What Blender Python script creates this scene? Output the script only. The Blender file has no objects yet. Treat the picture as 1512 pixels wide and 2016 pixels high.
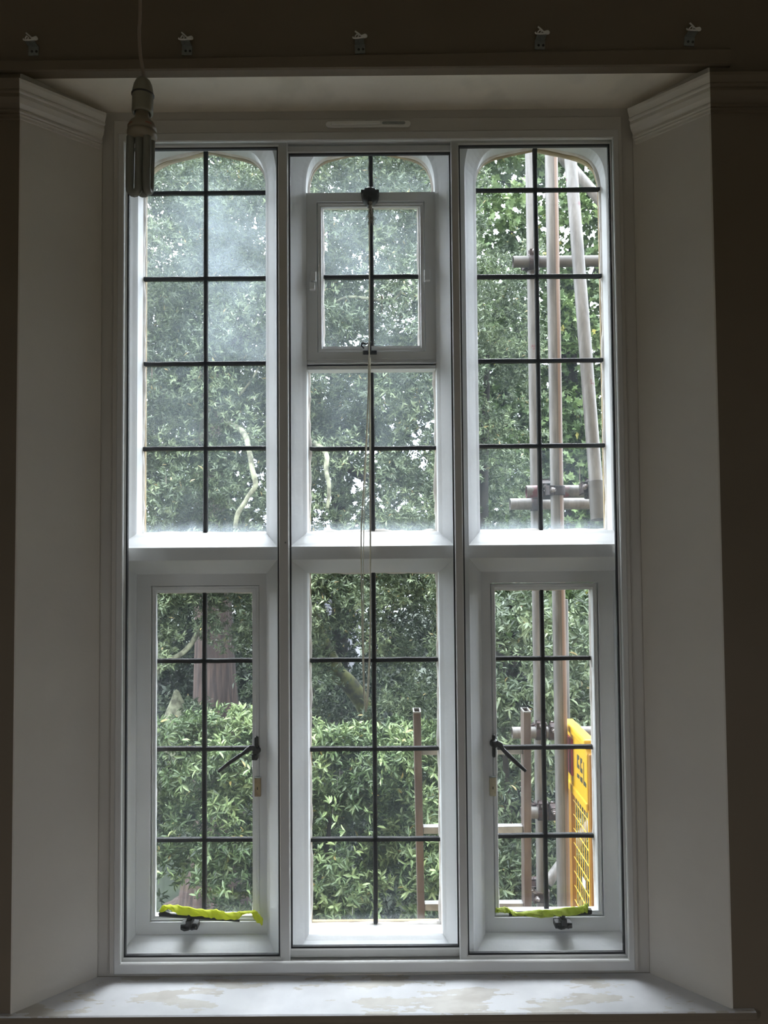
import bpy, bmesh, math, random
import numpy as np
from mathutils import Vector, Matrix
random.seed(7); RNG = np.random.default_rng(11)
C = bpy.context.scene.collection
ZC = 1.607                      # eye height above the room's floor
F = 1514.0                      # focal length in pixels of the 1512 px wide frame
CAM = np.array([0.0, -2.04, 0.0])   # y = 0 is the room side of the sliding glazing; z here is relative to the eye
PITCH, YAW, ROLL = 0.03871364, -0.00158491, -0.0080105

# ------------------------------------------------------------------ camera, sky, exposure
def cam_axes():
    fwd = np.array([math.sin(YAW)*math.cos(PITCH), math.cos(YAW)*math.cos(PITCH), math.sin(PITCH)])
    right = np.array([math.cos(YAW), -math.sin(YAW), 0.0])
    up = np.cross(right, fwd)
    return right*math.cos(ROLL)+up*math.sin(ROLL), -right*math.sin(ROLL)+up*math.cos(ROLL), fwd
RX, UX, FX = cam_axes()
def at(u, v, Y):
    """relative point on the plane y = Y that the photograph shows at pixel (u, v)"""
    d = RX*(u-756)/F - UX*(v-1008)/F + FX
    return CAM + d*((Y-CAM[1])/d[1])
def atx(u, v, X):
    d = RX*(u-756)/F - UX*(v-1008)/F + FX
    return CAM + d*((X-CAM[0])/d[0])
cam = bpy.data.cameras.new('camera'); co = bpy.data.objects.new('camera', cam); C.objects.link(co)
M = Matrix.Identity(4)
for i in range(3):
    M[i][0], M[i][1], M[i][2] = RX[i], UX[i], -FX[i]
M.translation = Vector((0, -2.04, ZC)); co.matrix_world = M
cam.sensor_fit = 'HORIZONTAL'; cam.sensor_width = 36; cam.lens = 36*F/1512
cam.clip_start = .02; cam.clip_end = 300
sc = bpy.context.scene; sc.camera = co
w = bpy.data.worlds.new('sky'); sc.world = w; w.use_nodes = True
nt = w.node_tree; bg = nt.nodes['Background']
tc = nt.nodes.new('ShaderNodeTexCoord'); nz = nt.nodes.new('ShaderNodeTexNoise'); nz.inputs['Scale'].default_value = 2.2; nz.inputs['Detail'].default_value = 5
cr = nt.nodes.new('ShaderNodeValToRGB'); cr.color_ramp.elements[0].position = .3; cr.color_ramp.elements[0].color = (.72, .83, 1, 1)
cr.color_ramp.elements[1].position = .65; cr.color_ramp.elements[1].color = (.95, .98, 1, 1)
nt.links.new(tc.outputs['Generated'], nz.inputs['Vector']); nt.links.new(nz.outputs['Fac'], cr.inputs['Fac']); nt.links.new(cr.outputs['Color'], bg.inputs['Color'])
# overcast sky: three times brighter overhead than at the horizon
sp_ = nt.nodes.new('ShaderNodeSeparateXYZ'); nt.links.new(tc.outputs['Generated'], sp_.inputs[0])
ml = nt.nodes.new('ShaderNodeMath'); ml.operation = 'MULTIPLY_ADD'; ml.inputs[1].default_value = 8.5; ml.inputs[2].default_value = 3.2; ml.use_clamp = False
mxz = nt.nodes.new('ShaderNodeMath'); mxz.operation = 'MAXIMUM'; mxz.inputs[1].default_value = 0
nt.links.new(sp_.outputs['Z'], mxz.inputs[0]); nt.links.new(mxz.outputs[0], ml.inputs[0]); nt.links.new(ml.outputs[0], bg.inputs['Strength'])
sun = bpy.data.lights.new('sun', 'SUN'); sun.energy = 3.7; sun.angle = math.radians(55); sun.color = (.97, .98, 1)   # the sun veiled by cloud, high over the garden
so = bpy.data.objects.new('sun', sun); C.objects.link(so); so.rotation_euler = (math.radians(-38), 0, math.radians(-18)); so.location = (3, 14, 14)
sc.view_settings.view_transform = 'Standard'; sc.view_settings.look = 'None'; sc.view_settings.gamma = 1
sc.view_settings.use_curve_mapping = False; sc.view_settings.exposure = 0.5
cy = sc.cycles
cy.max_bounces = 12; cy.diffuse_bounces = 7; cy.glossy_bounces = 4; cy.transparent_max_bounces = 24; cy.transmission_bounces = 6
cy.use_denoising = True
cy.sample_clamp_indirect = 6
# daylight portals in the front window and the two added side openings (they only steer sky sampling)
for nm, loc, rot, sx, sy in (('portal_front', (-.035, .06, ZC+.02), (-math.pi/2, 0, 0), 1.33, 2.2),
                             ('portal_left', (-2.75, -3.95, 1.05), (0, -math.pi/2, 0), 1.7, 1.5), ('portal_right', (2.55, -3.95, 1.05), (0, math.pi/2, 0), 1.7, 1.5)):
    pl = bpy.data.lights.new(nm, 'AREA'); pl.shape = 'RECTANGLE'; pl.size = sx; pl.size_y = sy; pl.cycles.is_portal = True
    po = bpy.data.objects.new(nm, pl); C.objects.link(po); po.location = loc; po.rotation_euler = rot
cy.caustics_reflective = False; cy.caustics_refractive = False

# ------------------------------------------------------------------ materials
def new_mat(name):
    m = bpy.data.materials.new(name); m.use_nodes = True
    return m, m.node_tree, m.node_tree.nodes['Principled BSDF']
def N(nt, t, **k):
    n = nt.nodes.new(t)
    for a, b in k.items(): setattr(n, a, b)
    return n
def ramp(nt, fac, stops):
    r = N(nt, 'ShaderNodeValToRGB'); e = r.color_ramp.elements
    while len(e) < len(stops): e.new(.5)
    for i, (p, c) in enumerate(stops): e[i].position = p; e[i].color = (*c, 1)
    nt.links.new(fac, r.inputs['Fac']); return r.outputs['Color']
def noise(nt, scale, detail=4, coord='Object', vec=None, stretch=None, rough=.5):
    t = N(nt, 'ShaderNodeTexCoord'); n = N(nt, 'ShaderNodeTexNoise'); n.inputs['Scale'].default_value = scale
    n.inputs['Detail'].default_value = detail; n.inputs['Roughness'].default_value = rough
    src = t.outputs[coord]
    if stretch:
        mp = N(nt, 'ShaderNodeMapping'); mp.inputs['Scale'].default_value = stretch
        nt.links.new(src, mp.inputs['Vector']); src = mp.outputs['Vector']
    nt.links.new(src, n.inputs['Vector']); return n.outputs['Fac']
def bump(nt, p, h, strength, dist=.002):
    b = N(nt, 'ShaderNodeBump'); b.inputs['Strength'].default_value = strength; b.inputs['Distance'].default_value = dist
    nt.links.new(h, b.inputs['Height']); nt.links.new(b.outputs['Normal'], p.inputs['Normal'])
def paint(name, c, rough=.5, c2=None, scale=6, bscale=60, bs=.15, metal=0, stretch=None, lo=.4, hi=.65):
    m, nt, p = new_mat(name)
    c2 = c2 or tuple(x*.93 for x in c)
    f = noise(nt, scale, 5, stretch=stretch)
    nt.links.new(ramp(nt, f, [(lo, c2), (hi, c)]), p.inputs['Base Color'])
    p.inputs['Roughness'].default_value = rough; p.inputs['Metallic'].default_value = metal
    if bs: bump(nt, p, noise(nt, bscale, 4, stretch=stretch), bs)
    return m
MT = {}
MT['wall'] = paint('brown_wall_paint', (.18, .145, .105), .7, (.165, .132, .093), 2)
MT['reveal'] = paint('off_white_reveal_paint', (.70, .67, .61), .55, (.65, .62, .57), 3, 90, .2)
MT['soffit'] = paint('patched_cream_soffit', (.80, .75, .66), .6, (.70, .66, .58), 7, 90, .25, lo=.36, hi=.5)
MT['timber'] = paint('white_gloss_timber', (.52, .50, .465), .35, None, 3, 80, .08)
MT['ceil'] = paint('ceiling_white', (.6, .57, .5), .8)
MT['floor'] = paint('brown_carpet', (.45, .38, .30), .95, None, 30, 200, .5)
MT['alu'] = paint('white_powder_coat', (.60, .60, .59), .32, None, 3, 90, .03)
MT['gasket'] = paint('black_rubber', (.02, .022, .026), .6, bs=0)
MT['stone'] = paint('white_painted_stone', (.76, .775, .79), .55, (.70, .715, .73), 5, 45, .35)
MT['putty'] = paint('white_putty', (.84, .82, .79), .7, (.7, .65, .6), 30, 120, .5)
MT['white_metal'] = paint('white_painted_iron', (.78, .79, .80), .4, (.72, .73, .74), 6, 70, .2)
MT['lead'] = paint('black_glazing_lead', (.014, .015, .019), .65, (.006, .007, .009), 40, 120, .4)
MT['iron'] = paint('black_iron', (.022, .022, .025), .4, (.012, .012, .013), 40, 120, .3)
MT['ochre'] = paint('weathered_limestone', (.46, .37, .22), .9, (.30, .22, .12), 12, 60, .8)
MT['brick'] = paint('rendered_outside_wall', (.46, .36, .25), .9, (.38, .28, .19), 8, 40, .6)
MT['brass'] = paint('tarnished_lock_plate', (.42, .33, .20), .45, (.30, .22, .14), 60, 80, .2, .3)
MT['brass2'] = paint('cream_lock_plate', (.62, .56, .40), .45, (.5, .44, .30), 60, 80, .2)
MT['cord'] = paint('cream_cord', (.90, .88, .78), .8, (.82, .79, .68), 200, 400, .4)
MT['rope'] = paint('frayed_grey_rope', (.55, .50, .43), .9, (.22, .19, .16), 150, 300, .6)
MT['flex'] = paint('brown_cream_flex', (.30, .24, .19), .5, bs=0)
MT['holder'] = paint('cream_bakelite', (.25, .235, .18), .4, bs=0)
MT['bulbbase'] = paint('bulb_ballast_plastic', (.27, .23, .17), .4, bs=0)
MT['mark'] = paint('faint_red_print', (.30, .12, .08), .5, bs=0)
MT['vent'] = paint('white_vent_plastic', (.78, .78, .75), .35, bs=0)
MT['clip'] = paint('white_clip_plastic', (.85, .85, .82), .4, bs=0)
MT['zinc'] = paint('dull_zinc_bracket', (.36, .38, .36), .4, (.28, .30, .29), 60, 100, .2, .5)
MT['hole'] = paint('dark_screw', (.03, .028, .025), .5, bs=0)
MT['clamp'] = paint('rusty_red_brown_coupler', (.036, .016, .014), .6, (.014, .008, .008), 60, 150, .7, .3)
MT['bolt'] = paint('bright_bolt_steel', (.26, .24, .235), .4, (.12, .10, .10), 80, 100, .3, .6)
MT['ladder'] = paint('weathered_aluminium_stile', (.17, .13, .115), .5, (.10, .068, .06), 25, 80, .3, .3, stretch=(1, 1, .12))
MT['ladtop'] = paint('bright_aluminium', (.36, .355, .35), .4, (.25, .25, .245), 25, 80, .2, .4)
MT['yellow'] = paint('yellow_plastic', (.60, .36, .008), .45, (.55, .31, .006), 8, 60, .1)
MT['orange'] = paint('ochre_yellow_frame_side', (.30, .14, .01), .5, (.26, .115, .008), 8, 60, .1)  # shade on the side of the yellow frame, put into its colour
MT['red'] = paint('deep_red_plastic', (.20, .008, .02), .5, bs=0)
MT['black'] = paint('black_print', (.03, .035, .02), .5, bs=0)
MT['tag'] = paint('white_tag', (.85, .85, .85), .6, bs=0)
MT['wire'] = paint('yellow_wire', (.62, .40, .03), .4, bs=0)
MT['lichen'] = paint('lichen_covered_bark', (.20, .21, .14), .95, (.06, .06, .04), 14, 40, 1, lo=.38, hi=.6)
MT['bark'] = paint('dark_bark', (.04, .034, .028), .95, (.018, .016, .014), 14, 30, 1, stretch=(1, 1, .3))
MT['moss'] = paint('mossy_bark', (.16, .17, .06), .95, (.06, .06, .04), 10, 30, 1)
MT['redwood'] = paint('furrowed_redwood_bark', (.06, .038, .03), .95, (.022, .014, .012), 22, 20, 1, stretch=(1, 1, .08))
MT['grass'] = paint('grass', (.012, .02, .008), 1, (.008, .014, .006), 3, 20, 1)
MT['render'] = paint('pale_house_render', (.16, .16, .18), .9, bs=0)
MT['slate'] = paint('slate_grey', (.16, .17, .20), .8, bs=0)
MT['tileroof'] = paint('pink_clay_tiles', (.62, .28, .22), .9, (.5, .2, .16), 4, 10, .5)
MT['darkglass'] = paint('dark_window_glass', (.03, .04, .05), .1, bs=0)

def cloth_mat(name, c1, c2):
    m, nt, p = new_mat(name)
    nt.links.new(ramp(nt, noise(nt, 25, 3), [(.3, c2), (.7, c1)]), p.inputs['Base Color'])
    p.inputs['Roughness'].default_value = .7
    tr = N(nt, 'ShaderNodeBsdfTranslucent'); tr.inputs['Color'].default_value = (*c1, 1)
    mx = N(nt, 'ShaderNodeMixShader'); mx.inputs[0].default_value = .35
    out = nt.nodes['Material Output']
    nt.links.new(p.outputs[0], mx.inputs[1]); nt.links.new(tr.outputs[0], mx.inputs[2]); nt.links.new(mx.outputs[0], out.inputs[0])
    return m
MT['hiviz'] = cloth_mat('fluorescent_yellow_cloth', (.72, .76, .08), (.60, .68, .03))
MT['hiviz2'] = cloth_mat('fluorescent_lime_cloth', (.50, .58, .10), (.42, .50, .07))

def tube_mat(name, streak=None, red=0.0):
    """galvanised tube: grey metal, run with rust and old paint along its length"""
    m, nt, p = new_mat(name)
    f = noise(nt, 9, 6, stretch=(3, 3, .35), rough=.65)
    col = ramp(nt, f, [(.3, (.06, .056, .052)), (.5, (.125, .118, .112)), (.7, (.20, .195, .19))])
    def mixin(col, fac, c):
        mx = N(nt, 'ShaderNodeMix', data_type='RGBA'); nt.links.new(fac, mx.inputs[0]); nt.links.new(col, mx.inputs[6])
        mx.inputs[7].default_value = (*c, 1); return mx.outputs[2]
    tcn = N(nt, 'ShaderNodeTexCoord')
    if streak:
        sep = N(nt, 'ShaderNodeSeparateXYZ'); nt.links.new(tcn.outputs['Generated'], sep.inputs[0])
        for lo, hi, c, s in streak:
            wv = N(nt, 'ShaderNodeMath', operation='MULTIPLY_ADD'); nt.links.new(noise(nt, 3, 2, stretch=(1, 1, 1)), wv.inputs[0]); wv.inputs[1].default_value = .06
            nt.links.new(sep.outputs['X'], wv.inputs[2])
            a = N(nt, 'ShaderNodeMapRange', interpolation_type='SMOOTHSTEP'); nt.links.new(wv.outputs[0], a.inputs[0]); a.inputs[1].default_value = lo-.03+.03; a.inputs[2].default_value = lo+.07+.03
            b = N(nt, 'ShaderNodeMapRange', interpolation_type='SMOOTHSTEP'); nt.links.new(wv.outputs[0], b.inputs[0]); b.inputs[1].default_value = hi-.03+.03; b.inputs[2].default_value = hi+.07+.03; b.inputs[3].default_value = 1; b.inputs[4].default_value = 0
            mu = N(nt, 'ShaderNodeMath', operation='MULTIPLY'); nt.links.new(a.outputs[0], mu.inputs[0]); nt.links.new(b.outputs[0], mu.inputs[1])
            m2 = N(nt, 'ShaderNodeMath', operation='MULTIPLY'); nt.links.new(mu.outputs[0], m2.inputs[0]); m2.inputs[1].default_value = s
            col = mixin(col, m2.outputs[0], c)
    if red:
        a = N(nt, 'ShaderNodeMapRange'); nt.links.new(noise(nt, 6, 6, stretch=(1, 1, 1), rough=.7), a.inputs[0])
        a.inputs[1].default_value = 1-red; a.inputs[2].default_value = 1-red+.04
        col = mixin(col, a.outputs[0], (.10, .012, .022))
    nt.links.new(col, p.inputs['Base Color']); p.inputs['Roughness'].default_value = .5; p.inputs['Metallic'].default_value = .15
    bump(nt, p, f, .3); return m
MT['tube'] = tube_mat('galvanised_tube')
MT['tube_dark'] = paint('dull_brown_grey_tube', (.075, .068, .06), .6, (.045, .04, .036), 12, 60, .3)  # the upper ledger's shade is put into this colour; the sleeve shares it
MT['tube_rust'] = tube_mat('rust_streaked_tube', [(.50, .56, (.04, .03, .028), .8), (.60, .98, (.17, .10, .062), .85)])  # dark weld seam, then the building's warm reflection painted as a stripe
MT['tube_dull'] = tube_mat('galvanised_tube_with_rust_side', [(.7, .99, (.12, .085, .055), .6)], .36)  # same warm reflection painted down one side, plus red paint spots
MT['tube_red'] = tube_mat('red_paint_spotted_tube', None, .46)
MT['tube_red2'] = tube_mat('faint_red_tube', None, .40)

def leaf_mat(name, dark, mid, light, odd, rough=.38):
    m, nt, p = new_mat(name)
    a = N(nt, 'ShaderNodeAttribute', attribute_name='tint')
    col = ramp(nt, a.outputs['Fac'], [(0, dark), (.45, mid), (.93, light), (1.0, odd)])
    nt.links.new(col, p.inputs['Base Color']); p.inputs['Roughness'].default_value = rough
    tr = N(nt, 'ShaderNodeBsdfTranslucent'); nt.links.new(col, tr.inputs['Color'])
    mx = N(nt, 'ShaderNodeMixShader'); mx.inputs[0].default_value = .22
    nt.links.new(p.outputs[0], mx.inputs[1]); nt.links.new(tr.outputs[0], mx.inputs[2]); nt.links.new(mx.outputs[0], nt.nodes['Material Output'].inputs[0])
    return m
MT['oak_leaf'] = leaf_mat('holm_oak_leaf', (.028, .042, .026), (.085, .118, .065), (.33, .40, .22), (.42, .34, .16))
MT['laurel_leaf'] = leaf_mat('laurel_leaf', (.014, .028, .012), (.08, .125, .05), (.38, .48, .22), (.50, .40, .15))
MT['maple_leaf'] = leaf_mat('maple_leaf', (.035, .06, .025), (.09, .145, .05), (.26, .35, .13), (.45, .40, .10), .5)
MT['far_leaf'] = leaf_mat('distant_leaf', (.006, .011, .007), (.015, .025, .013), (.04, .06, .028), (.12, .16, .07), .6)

def glass_mat(name, dirt, base=0.0, top=0.0):
    """clear glass with a dusty film; base / top add the grime that collects along those edges"""
    m = bpy.data.materials.new(name); m.use_nodes = True; nt = m.node_tree
    nt.nodes.remove(nt.nodes['Principled BSDF']); out = nt.nodes['Material Output']
    t = N(nt, 'ShaderNodeBsdfTransparent'); t.inputs[0].default_value = (.99, .995, .993, 1)
    g = N(nt, 'ShaderNodeBsdfGlossy'); g.inputs['Roughness'].default_value = .02
    fr = N(nt, 'ShaderNodeFresnel'); fr.inputs[0].default_value = 1.4
    ge = N(nt, 'ShaderNodeNewGeometry'); inv = N(nt, 'ShaderNodeMath', operation='SUBTRACT'); inv.inputs[0].default_value = 1; nt.links.new(ge.outputs['Backfacing'], inv.inputs[1])
    fm = N(nt, 'ShaderNodeMath', operation='MULTIPLY'); nt.links.new(fr.outputs[0], fm.inputs[0]); nt.links.new(inv.outputs[0], fm.inputs[1])
    m1 = N(nt, 'ShaderNodeMixShader'); nt.links.new(fm.outputs[0], m1.inputs[0]); nt.links.new(t.outputs[0], m1.inputs[1]); nt.links.new(g.outputs[0], m1.inputs[2])
    d = N(nt, 'ShaderNodeBsdfTranslucent'); d.inputs[0].default_value = (.72, .84, .95, 1)
    n1 = noise(nt, 7, 6, rough=.62)
    mr = N(nt, 'ShaderNodeMapRange'); nt.links.new(n1, mr.inputs[0]); mr.inputs[1].default_value = .3; mr.inputs[2].default_value = .75
    mr.inputs[3].default_value = dirt*.25; mr.inputs[4].default_value = dirt*.95
    fac = mr.outputs[0]
    if base or top:
        tcn = N(nt, 'ShaderNodeTexCoord'); sep = N(nt, 'ShaderNodeSeparateXYZ'); nt.links.new(tcn.outputs['Generated'], sep.inputs[0])
        ad = N(nt, 'ShaderNodeMath', operation='MULTIPLY_ADD'); nt.links.new(noise(nt, 60, 3, stretch=(1, 1, .2)), ad.inputs[0]); ad.inputs[1].default_value = .12; nt.links.new(sep.outputs['Z'], ad.inputs[2])
        a = N(nt, 'ShaderNodeMapRange', interpolation_type='SMOOTHSTEP'); nt.links.new(ad.outputs[0], a.inputs[0])
        if base: vals = (.06, .22, base, 0)
        else: vals = (.6, 1.05, 0, top)
        for i, v in enumerate(vals): a.inputs[i+1].default_value = v
        s = N(nt, 'ShaderNodeMath', operation='ADD'); nt.links.new(fac, s.inputs[0]); nt.links.new(a.outputs[0], s.inputs[1]); fac = s.outputs[0]
    m2 = N(nt, 'ShaderNodeMixShader'); nt.links.new(fac, m2.inputs[0]); nt.links.new(m1.outputs[0], m2.inputs[1]); nt.links.new(d.outputs[0], m2.inputs[2])
    nt.links.new(m2.outputs[0], out.inputs[0]); return m
MT['glass_clean'] = glass_mat('clear_sliding_glass', .004)
MT['glass_low'] = glass_mat('old_clear_glass', .012)
MT['glass_mid'] = glass_mat('dusty_glass', .05)
MT['glass_midbase'] = glass_mat('dusty_glass_grimy_base', .03, .10)
MT['glass_lowbase'] = glass_mat('clear_glass_grimy_base', .012, .04)
MT['glass_haze'] = glass_mat('hazy_glass', .12)
MT['glass_haze2'] = glass_mat('very_hazy_glass', .17)

def sill_mat():
    m, nt, p = new_mat('stained_white_sill_paint')
    base = ramp(nt, noise(nt, 9, 5), [(.35, (.72, .73, .76)), (.6, (.82, .83, .86))])
    f = noise(nt, 5.5, 7, stretch=(1, 3.2, 1), rough=.6)
    mr = N(nt, 'ShaderNodeMapRange'); nt.links.new(f, mr.inputs[0]); mr.inputs[1].default_value = .555; mr.inputs[2].default_value = .565; mr.inputs[4].default_value = .65
    mx = N(nt, 'ShaderNodeMix', data_type='RGBA'); nt.links.new(mr.outputs[0], mx.inputs[0]); nt.links.new(base, mx.inputs[6])
    st = ramp(nt, noise(nt, 14, 4, stretch=(1, 2, 1)), [(.4, (.50, .45, .37)), (.6, (.66, .62, .54))]); nt.links.new(st, mx.inputs[7])
    nt.links.new(mx.outputs[2], p.inputs['Base Color']); p.inputs['Roughness'].default_value = .42
    bump(nt, p, mr.outputs[0], .3, .001); return m
MT['sill'] = sill_mat()
def milk_mat():
    m, nt, p = new_mat('frosted_lamp_tube'); p.inputs['Base Color'].default_value = (.28, .28, .25, 1); p.inputs['Roughness'].default_value = .12
    tr = N(nt, 'ShaderNodeBsdfTranslucent'); tr.inputs[0].default_value = (.5, .52, .49, 1)
    mx = N(nt, 'ShaderNodeMixShader'); mx.inputs[0].default_value = .35
    nt.links.new(p.outputs[0], mx.inputs[1]); nt.links.new(tr.outputs[0], mx.inputs[2]); nt.links.new(mx.outputs[0], nt.nodes['Material Output'].inputs[0]); return m
MT['milk'] = milk_mat()

# ------------------------------------------------------------------ mesh helpers (all coordinates relative to the eye height)
WO = {}    # world origin of each object, relative z
class MB:
    def __init__(s): s.v = []; s.f = []; s.sm = []
    def add(s, vs, fs, smooth=False):
        o = len(s.v); s.v += [tuple(map(float, p)) for p in vs]
        for f in fs: s.f.append([o+i for i in f]); s.sm.append(smooth)
        return s
    def box(s, a, b, ch=0.0):
        x0, y0, z0 = [min(p, q) for p, q in zip(a, b)]; x1, y1, z1 = [max(p, q) for p, q in zip(a, b)]
        if ch <= 0:
            vs = [(x, y, z) for x in (x0, x1) for y in (y0, y1) for z in (z0, z1)]
            return s.add(vs, [(0, 1, 3, 2), (4, 6, 7, 5), (0, 4, 5, 1), (2, 3, 7, 6), (0, 2, 6, 4), (1, 5, 7, 3)])
        bm = bmesh.new(); bmesh.ops.create_cube(bm, size=1)
        for v in bm.verts: v.co = ((x0+x1)/2+v.co.x*(x1-x0), (y0+y1)/2+v.co.y*(y1-y0), (z0+z1)/2+v.co.z*(z1-z0))
        bmesh.ops.bevel(bm, geom=bm.edges[:]+bm.verts[:], offset=ch, segments=2, affect='EDGES', profile=.5)
        return s.bm(bm)
    def bm(s, bm, smooth=False):
        bm.verts.index_update(); s.add([v.co[:] for v in bm.verts], [[v.index for v in f.verts] for f in bm.faces], smooth); bm.free(); return s
    def tube(s, pts, r, n=12, caps=True, sq=None):
        pts = [Vector(p) for p in pts]; rs = r if isinstance(r, (list, tuple)) else [r]*len(pts)
        vs = []; fs = []; ref = None
        for i, p in enumerate(pts):
            d = (pts[min(i+1, len(pts)-1)]-pts[max(i-1, 0)]).normalized()
            if ref is None: ref = d.orthogonal().normalized()
            ref = (ref-d*ref.dot(d)).normalized(); b = d.cross(ref)
            for k in range(n):
                a = 2*math.pi*k/n; vs.append(p+(ref*math.cos(a)+b*math.sin(a))*rs[i])
        for i in range(len(pts)-1):
            for k in range(n): fs.append((i*n+k, i*n+(k+1) % n, (i+1)*n+(k+1) % n, (i+1)*n+k))
        s.add(vs, fs, True)
        if caps: s.add(vs[:n], [list(range(n))[::-1]]); s.add(vs[-n:], [list(range(n))])
        return s
    def pipe(s, a, b, ro, ri, n=24):
        a, b = Vector(a), Vector(b); d = (b-a).normalized(); r = d.orthogonal().normalized(); q = d.cross(r)
        def ring(p, rad): return [p+(r*math.cos(2*math.pi*k/n)+q*math.sin(2*math.pi*k/n))*rad for k in range(n)]
        R = [ring(a, ro), ring(b, ro), ring(b, ri), ring(a, ri)]
        vs = sum(R, []); 
        for i in range(4):
            j = (i+1) % 4
            s.add(R[i]+R[j], [(k, (k+1) % n, n+(k+1) % n, n+k) for k in range(n)], i in (0, 2))
        return s
    def lathe(s, prof, c, axis=(0, 0, 1), n=24):
        c = Vector(c); ax = Vector(axis).normalized(); r = ax.orthogonal().normalized(); q = ax.cross(r)
        vs = [c+ax*h+(r*math.cos(2*math.pi*k/n)+q*math.sin(2*math.pi*k/n))*max(rad, 1e-4) for rad, h in prof for k in range(n)]
        fs = [(i*n+k, i*n+(k+1) % n, (i+1)*n+(k+1) % n, (i+1)*n+k) for i in range(len(prof)-1) for k in range(n)]
        s.add(vs, fs, True); return s
    def prism(s, poly, y0, y1):     # polygon in x, z extruded along y
        n = len(poly)
        vs = [(x, y0, z) for x, z in poly]+[(x, y1, z) for x, z in poly]
        return s.add(vs, [list(range(n))[::-1], list(range(n, 2*n))]+[(i, (i+1) % n, n+(i+1) % n, n+i) for i in range(n)])
    def prismz(s, poly, z0, z1):    # polygon in x, y extruded along z
        n = len(poly)
        vs = [(x, y, z0) for x, y in poly]+[(x, y, z1) for x, y in poly]
        return s.add(vs, [list(range(n))[::-1], list(range(n, 2*n))]+[(i, (i+1) % n, n+(i+1) % n, n+i) for i in range(n)])
    def build(s, name, mat, parent=None, origin=None, bevel=0, autosmooth=False):
        a = np.array(s.v)
        if parent is not None: org = WO[parent.name]
        else: org = np.array(origin if origin is not None else ((a[:, 0].min()+a[:, 0].max())/2, (a[:, 1].min()+a[:, 1].max())/2, a[:, 2].min()), float)
        me = bpy.data.meshes.new(name); me.from_pydata((a-org).tolist(), [], s.f)
        me.polygons.foreach_set('use_smooth', s.sm); me.materials.append(MT[mat]); me.update()
        bm = bmesh.new(); bm.from_mesh(me); bmesh.ops.recalc_face_normals(bm, faces=bm.faces); bm.to_mesh(me); bm.free()
        o = bpy.data.objects.new(name, me); C.objects.link(o)
        if parent is not None: o.parent = parent; o.location = (0, 0, 0)
        else: o.location = (org[0], org[1], org[2]+ZC)
        WO[o.name] = org
        if bevel:
            b = o.modifiers.new('bevel', 'BEVEL'); b.width = bevel; b.segments = 2; b.limit_method = 'ANGLE'
        return o
def empty(name, org):
    o = bpy.data.objects.new(name, None); C.objects.link(o); o.location = (org[0], org[1], org[2]+ZC); o.empty_display_size = .1
    WO[o.name] = np.array(org, float); return o
def tag(o, label=None, cat=None, group=None, kind=None):
    if label: o['label'] = label
    if cat: o['category'] = cat
    if group: o['group'] = group
    if kind: o['kind'] = kind
    return o
def struct(o, label=None): return tag(o, label, None, None, 'structure')

# ------------------------------------------------------------------ room shell
XL, XR, YB = -2.7, 2.5, -5.2
ZF, ZT = -ZC, 1.75
WF = -.18                                # room face of the window wall
OL, OR, IL, IR = -.895, .811, -.751, .672     # outer and inner corners of the splayed reveal
SOF, SOF2, SILL = 1.153, 1.167, -1.107
m = MB()
m.prismz([(XL, WF), (OL, WF), (IL, -.03), (IL, .08), (XL, .08)], ZF, SOF2)
m.prismz([(XR, WF), (OR, WF), (IR, -.03), (IR, .08), (XR, .08)], ZF, SOF2)
m.prismz([(OL, WF), (OR, WF), (IR, -.03), (IR, .08), (IL, .08), (IL, -.03)], ZF, SILL-.03)
m.box((XL, WF+.014, SOF2), (XR, .08, ZT))
struct(m.build('wall_front', 'wall', origin=(0, WF, ZF)), 'brown cream window wall around the deep window recess')
# painted plaster skin of the recess (off-white splays), a few mm proud of the wall's own faces
for nm, (xo, xi, sx) in {'wall_reveal_left': (OL, IL, 1), 'wall_reveal_right': (OR, IR, -1)}.items():
    t = .004
    m = MB(); m.prismz([(xo, WF-.001), (xo+sx*t, WF-.001), (xi+sx*t, -.03), (xi+sx*t, .079), (xi, .079), (xi, -.03)], SILL-.0, SOF2)
    side = 'left' if sx > 0 else 'right'
    struct(m.build(nm, 'reveal'), 'off-white splayed %s side of the window recess' % side)
m = MB()
m.add([(OL, WF, SOF2), (OR, WF, SOF2), (IR, -.03, SOF), (IL, -.03, SOF), (IL, .08, SOF), (IR, .08, SOF), (OL, WF, SOF2+.01), (OR, WF, SOF2+.01), (IR, .08, SOF2+.01), (IL, .08, SOF2+.01)],
      [(0, 1, 2, 3), (3, 2, 5, 4), (0, 6, 7, 1), (6, 9, 8, 7), (4, 5, 8, 9), (0, 3, 4, 9, 6), (1, 7, 8, 5, 2)])
struct(m.build('ceiling_recess', 'soffit'), 'patched cream soffit over the window recess')
# side walls, each with a tall unseen window opening, added to let daylight into the room
WY0, WY1, WZ0, WZ1 = -4.7, -3.2, .2-ZC, 1.9-ZC
for nm, xa, xb in (('wall_left', XL-.1, XL), ('wall_right', XR, XR+.1)):
    m = MB(); m.box((xa, YB, ZF), (xb, WY0, ZT)); m.box((xa, WY1, ZF), (xb, .08, ZT)); m.box((xa, WY0, ZF), (xb, WY1, WZ0)); m.box((xa, WY0, WZ1), (xb, WY1, ZT))
    struct(m.build(nm, 'wall'))
    m = MB()
    for k in range(4): y = WY0+(WY1-WY0)*k/3; m.box((xa+.02, y-.03, WZ0), (xb-.02, y+.03, WZ1))
    for z in (WZ0, WZ1, (WZ0+WZ1)/2+.3): m.box((xa+.02, WY0, z-.03), (xb-.02, WY1, z+.03))
    o = struct(m.build('window_%d' % (3 if xa < 0 else 4), 'timber'), 'side window of the room behind the viewpoint')
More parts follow.
